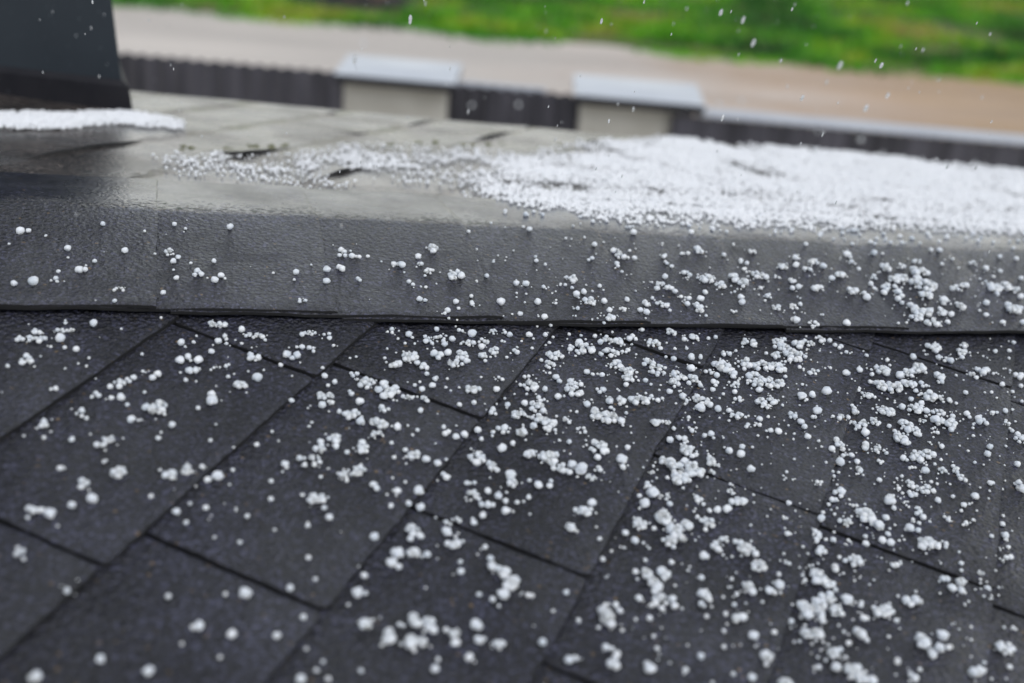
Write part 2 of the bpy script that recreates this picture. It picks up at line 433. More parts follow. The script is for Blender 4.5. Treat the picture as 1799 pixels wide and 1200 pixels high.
-464,-1553,352,3,48,47|trio of joined hailstones on the upper middle slope, centre left, fifth from left
1665,362,329,5,77,42|small clump of hailstones on the lower ridge cap, centre right, third from left
-551,1281,370,4,35,58|small clump of hailstones on the upper ridge cap, centre left
-542,-2245,284,4,44,43|small clump of hailstones on the lower middle slope, centre right, leftmost
-881,-2367,279,4,40,38|small clump of hailstones on the lower middle slope, centre left, fourth from left
-136,-2044,293,4,49,48|small clump of hailstones on the lower middle slope, centre right, second from left
865,-1984,303,4,40,45|small clump of hailstones on the lower middle slope, centre right, fourth from left
1286,-1990,307,4,24,60|small clump of hailstones on the lower middle slope, right, second from left
-1583,-2994,444,1,0,0|large round hailstone on the lower near slope, centre left, second from left
960,-2762,254,5,44,51|small clump of hailstones on the lower near slope, right, leftmost
3185,-2424,278,5,70,52|small clump of hailstones on the lower middle slope, far right, fifth from left
-2416,-217,234,7,84,41|big clump of hailstones on shingles tight below the ridge cap, left, second from left
-776,-186,228,8,123,52|big clump of hailstones on shingles tight below the ridge cap, centre left
5139,580,553,2,47,29|pair of joined hailstones on the lower ridge cap, far right, second from left
3047,1038,312,6,100,56|big clump of hailstones on the upper ridge cap, right
-3745,-2186,286,3,26,35|trio of joined hailstones on the lower middle slope, far left
-2068,-2393,297,3,24,36|trio of joined hailstones on the lower middle slope, left, third from left
-2670,-3339,400,1,0,0|large round hailstone on the lower near slope, left
-911,-3466,420,1,0,0|large round hailstone on the lower near slope, centre left, fourth from left
-1037,-3918,267,3,29,32|trio of joined hailstones on the lowest shingles in view, centre left, sixth from left
605,-2399,486,1,0,0|large round hailstone on the lower middle slope, centre right, third from left
1807,-3111,316,3,38,34|trio of joined hailstones on the lower near slope, right, fourth from left
2838,-3100,326,3,39,44|trio of joined hailstones on the lower near slope, far right, second from left
1753,-3656,452,1,0,0|large round hailstone on the lowest shingles in view, right
1648,-3619,301,3,27,33|trio of joined hailstones on the lowest shingles in view, right, fourth from left
1471,-3770,295,3,30,40|trio of joined hailstones on the lowest shingles in view, right, third from left
1357,-3967,289,3,29,35|trio of joined hailstones on the lowest shingles in view, right, second from left
1883,-4405,282,3,20,46|trio of joined hailstones on the lowest shingles in view, far right, second from left
-3528,-917,276,4,52,54|small clump of hailstones on the upper near slope, far left, second from left
-613,-1034,298,4,56,36|small clump of hailstones on the upper middle slope, centre left, fifth from left
1653,-42,340,4,49,36|small clump of hailstones on shingles tight below the ridge cap, centre right, second from left
876,-598,321,4,50,53|small clump of hailstones on the upper near slope, centre right, third from left
1351,-908,318,4,49,52|small clump of hailstones on the upper near slope, centre right, sixth from left
2699,909,369,4,45,72|small clump of hailstones on the upper ridge cap, right, second from left
2035,288,349,4,47,58|small clump of hailstones on the lower ridge cap, right, leftmost
5312,509,382,4,25,63|small clump of hailstones on the lower ridge cap, far right, fourth from left
5008,377,377,4,54,62|small clump of hailstones on the lower ridge cap, far right, third from left
1853,-119,340,4,42,36|small clump of hailstones on shingles tight below the ridge cap, right, leftmost
3085,-1265,324,4,32,53|small clump of hailstones on the upper middle slope, far right, leftmost
2137,-1166,318,4,46,53|small clump of hailstones on the upper middle slope, right, second from left
2191,-2793,230,6,72,44|big clump of hailstones on the lower near slope, right, second from left
-3591,-1673,230,5,63,39|small clump of hailstones on the upper middle slope, far left
863,357,303,5,61,46|small clump of hailstones on the lower ridge cap, centre right, second from left
-497,-276,281,5,67,47|small clump of hailstones on shingles tight below the ridge cap, centre left, second from left
-275,-424,280,5,49,47|small clump of hailstones on shingles tight below the ridge cap, centre left, third from left
1584,-826,286,5,57,48|small clump of hailstones on the upper near slope, right, leftmost
-4072,-2458,331,2,25,26|pair of joined hailstones on the lower middle slope, far left
-924,-3165,346,2,12,31|pair of joined hailstones on the lower near slope, centre left, fifth from left
-313,-1897,393,2,26,22|pair of joined hailstones on the lower middle slope, centre right, leftmost
-308,-1605,400,2,19,30|pair of joined hailstones on the upper middle slope, centre right, leftmost
-4207,-222,318,3,32,30|trio of joined hailstones on shingles tight below the ridge cap, far left
996,68,373,3,34,50|trio of joined hailstones on the lower ridge cap, centre right
-1298,-1017,325,3,39,53|trio of joined hailstones on the upper middle slope, centre left, third from left
628,-1442,333,3,33,49|trio of joined hailstones on the upper middle slope, centre right
4686,748,425,3,30,52|trio of joined hailstones on the lower ridge cap, far right
2032,-717,364,3,25,49|trio of joined hailstones on the upper near slope, right
4350,-723,386,3,39,47|trio of joined hailstones on the upper near slope, far right, leftmost
4900,-630,393,3,55,48|trio of joined hailstones on the upper near slope, far right, second from left
1373,-1146,347,3,31,47|trio of joined hailstones on the upper middle slope, right
802,787,331,4,55,58|small clump of hailstones on the lower ridge cap, centre right, leftmost
1517,1337,349,4,57,50|small clump of hailstones on the upper ridge cap, centre right
3443,1216,361,4,55,46|small clump of hailstones on the upper ridge cap, right, third from left
4059,727,356,4,50,40|small clump of hailstones on the lower ridge cap, right, fourth from left
4879,-279,341,4,52,38|small clump of hailstones on shingles tight below the ridge cap, far right, second from left
938,-1503,401,2,27,18|pair of joined hailstones on the upper middle slope, centre right, second from left
4678,463,502,2,29,51|pair of joined hailstones on the lower ridge cap, far right, leftmost
2602,-1084,432,2,25,19|pair of joined hailstones on the upper middle slope, right
-2806,-2106,417,1,0,0|large round hailstone on the lower middle slope, left
-2369,-4079,349,1,0,0|large round hailstone on the lowest shingles in view, left, second from left
-1917,-3358,382,1,0,0|large round hailstone on the lower near slope, centre left, leftmost
-2008,-1789,251,4,56,38|small clump of hailstones on the lower middle slope, left
-1853,-2118,245,4,46,37|small clump of hailstones on the lower middle slope, centre left, leftmost
2631,-1826,287,4,50,29|small clump of hailstones on the lower middle slope, right, third from left
-1532,-1622,231,5,62,33|small clump of hailstones on the upper middle slope, centre left, second from left
228,-593,263,5,53,47|small clump of hailstones on the upper near slope, centre right, leftmost
1032,-1141,258,5,72,46|small clump of hailstones on the upper middle slope, centre right, fourth from left
1820,-1365,259,5,76,37|small clump of hailstones on the upper middle slope, right, leftmost
-1085,-2649,195,6,54,32|big clump of hailstones on the lower near slope, centre left
-2888,634,333,3,35,57|trio of joined hailstones on the lower ridge cap, left
-479,-1307,309,3,29,40|trio of joined hailstones on the upper middle slope, centre left, fourth from left
2512,1482,402,3,47,51|trio of joined hailstones on the upper ridge cap, right, leftmost
4071,1077,406,3,43,46|trio of joined hailstones on the upper ridge cap, right, second from left
3018,-1856,253,5,54,49|small clump of hailstones on the lower middle slope, far right, leftmost
-1323,-2354,413,1,0,0|large round hailstone on the lower middle slope, centre left, leftmost
2324,-4076,399,1,0,0|large round hailstone on the lowest shingles in view, far right, second from left
911,-3030,278,3,37,42|trio of joined hailstones on the lower near slope, right, leftmost
2928,-2739,303,3,34,45|trio of joined hailstones on the lower near slope, far right, leftmost
2764,-3620,281,3,34,25|trio of joined hailstones on the lowest shingles in view, far right, third from left
-1157,-3855,294,2,27,18|pair of joined hailstones on the lowest shingles in view, centre left, second from left
-782,-2509,337,2,40,12|pair of joined hailstones on the lower near slope, centre left, fourth from left
27,-2040,360,2,23,35|pair of joined hailstones on the lower middle slope, centre right, second from left
1157,-3551,328,2,33,16|pair of joined hailstones on the lowest shingles in view, right, third from left
758,-3794,316,2,23,16|pair of joined hailstones on the lowest shingles in view, right, leftmost
3606,-3028,370,2,27,27|pair of joined hailstones on the lower near slope, far right, third from left
1638,-3337,339,2,12,33|pair of joined hailstones on the lower near slope, right, third from left
2258,-3710,335,2,27,29|pair of joined hailstones on the lowest shingles in view, far right, second from left
2818,-3545,346,2,13,21|pair of joined hailstones on the lowest shingles in view, far right, sixth from left
2154,-4225,319,2,12,31|pair of joined hailstones on the lowest shingles in view, far right, fifth from left
-2818,-1202,429,1,0,0|large round hailstone on the upper middle slope, left
1478,-1259,484,1,0,0|large round hailstone on the upper middle slope, right
2461,754,323,4,53,49|small clump of hailstones on the lower ridge cap, right, second from left
4594,248,329,4,66,39|small clump of hailstones on the lower ridge cap, far right, leftmost
3362,-1001,295,4,55,40|small clump of hailstones on the upper middle slope, far right, second from left
3970,-1318,293,4,51,45|small clump of hailstones on the upper middle slope, far right, ninth from left
3211,-1452,285,4,43,38|small clump of hailstones on the upper middle slope, far right, third from left
2255,-1148,284,4,46,48|small clump of hailstones on the upper middle slope, right, third from left
3113,-168,252,6,78,52|big clump of hailstones on shingles tight below the ridge cap, right, fourth from left
-3677,-2358,367,1,0,0|large round hailstone on the lower middle slope, far left
-3943,-2509,359,1,0,0|large round hailstone on the lower near slope, far left
-2975,-3607,333,1,0,0|large round hailstone on the lowest shingles in view, left, leftmost
-3283,-3951,317,1,0,0|large round hailstone on the lowest shingles in view, far left
-1184,-2793,384,1,0,0|large round hailstone on the lower near slope, centre left, third from left
-540,-2164,414,1,0,0|large round hailstone on the lower middle slope, centre left, second from left
458,-2007,432,1,0,0|large round hailstone on the lower middle slope, centre right, second from left
2234,-4188,379,1,0,0|large round hailstone on the lowest shingles in view, far right, leftmost
3054,-2353,261,4,38,42|small clump of hailstones on the lower middle slope, far right, third from left
-3135,1037,251,5,50,53|small clump of hailstones on the upper ridge cap, far left
-1948,-185,238,5,78,32|small clump of hailstones on shingles tight below the ridge cap, left, second from left
2930,-673,261,5,71,40|small clump of hailstones on the upper near slope, right, sixth from left
4604,-385,277,5,63,59|small clump of hailstones on shingles tight below the ridge cap, far right, leftmost
-3806,-1334,264,3,44,40|trio of joined hailstones on the upper middle slope, far left, second from left
-4063,-1465,259,3,26,47|trio of joined hailstones on the upper middle slope, far left, leftmost
-392,-501,312,3,38,28|trio of joined hailstones on the upper near slope, centre left
-1417,-1288,286,3,44,26|trio of joined hailstones on the upper middle slope, centre left, second from left"""
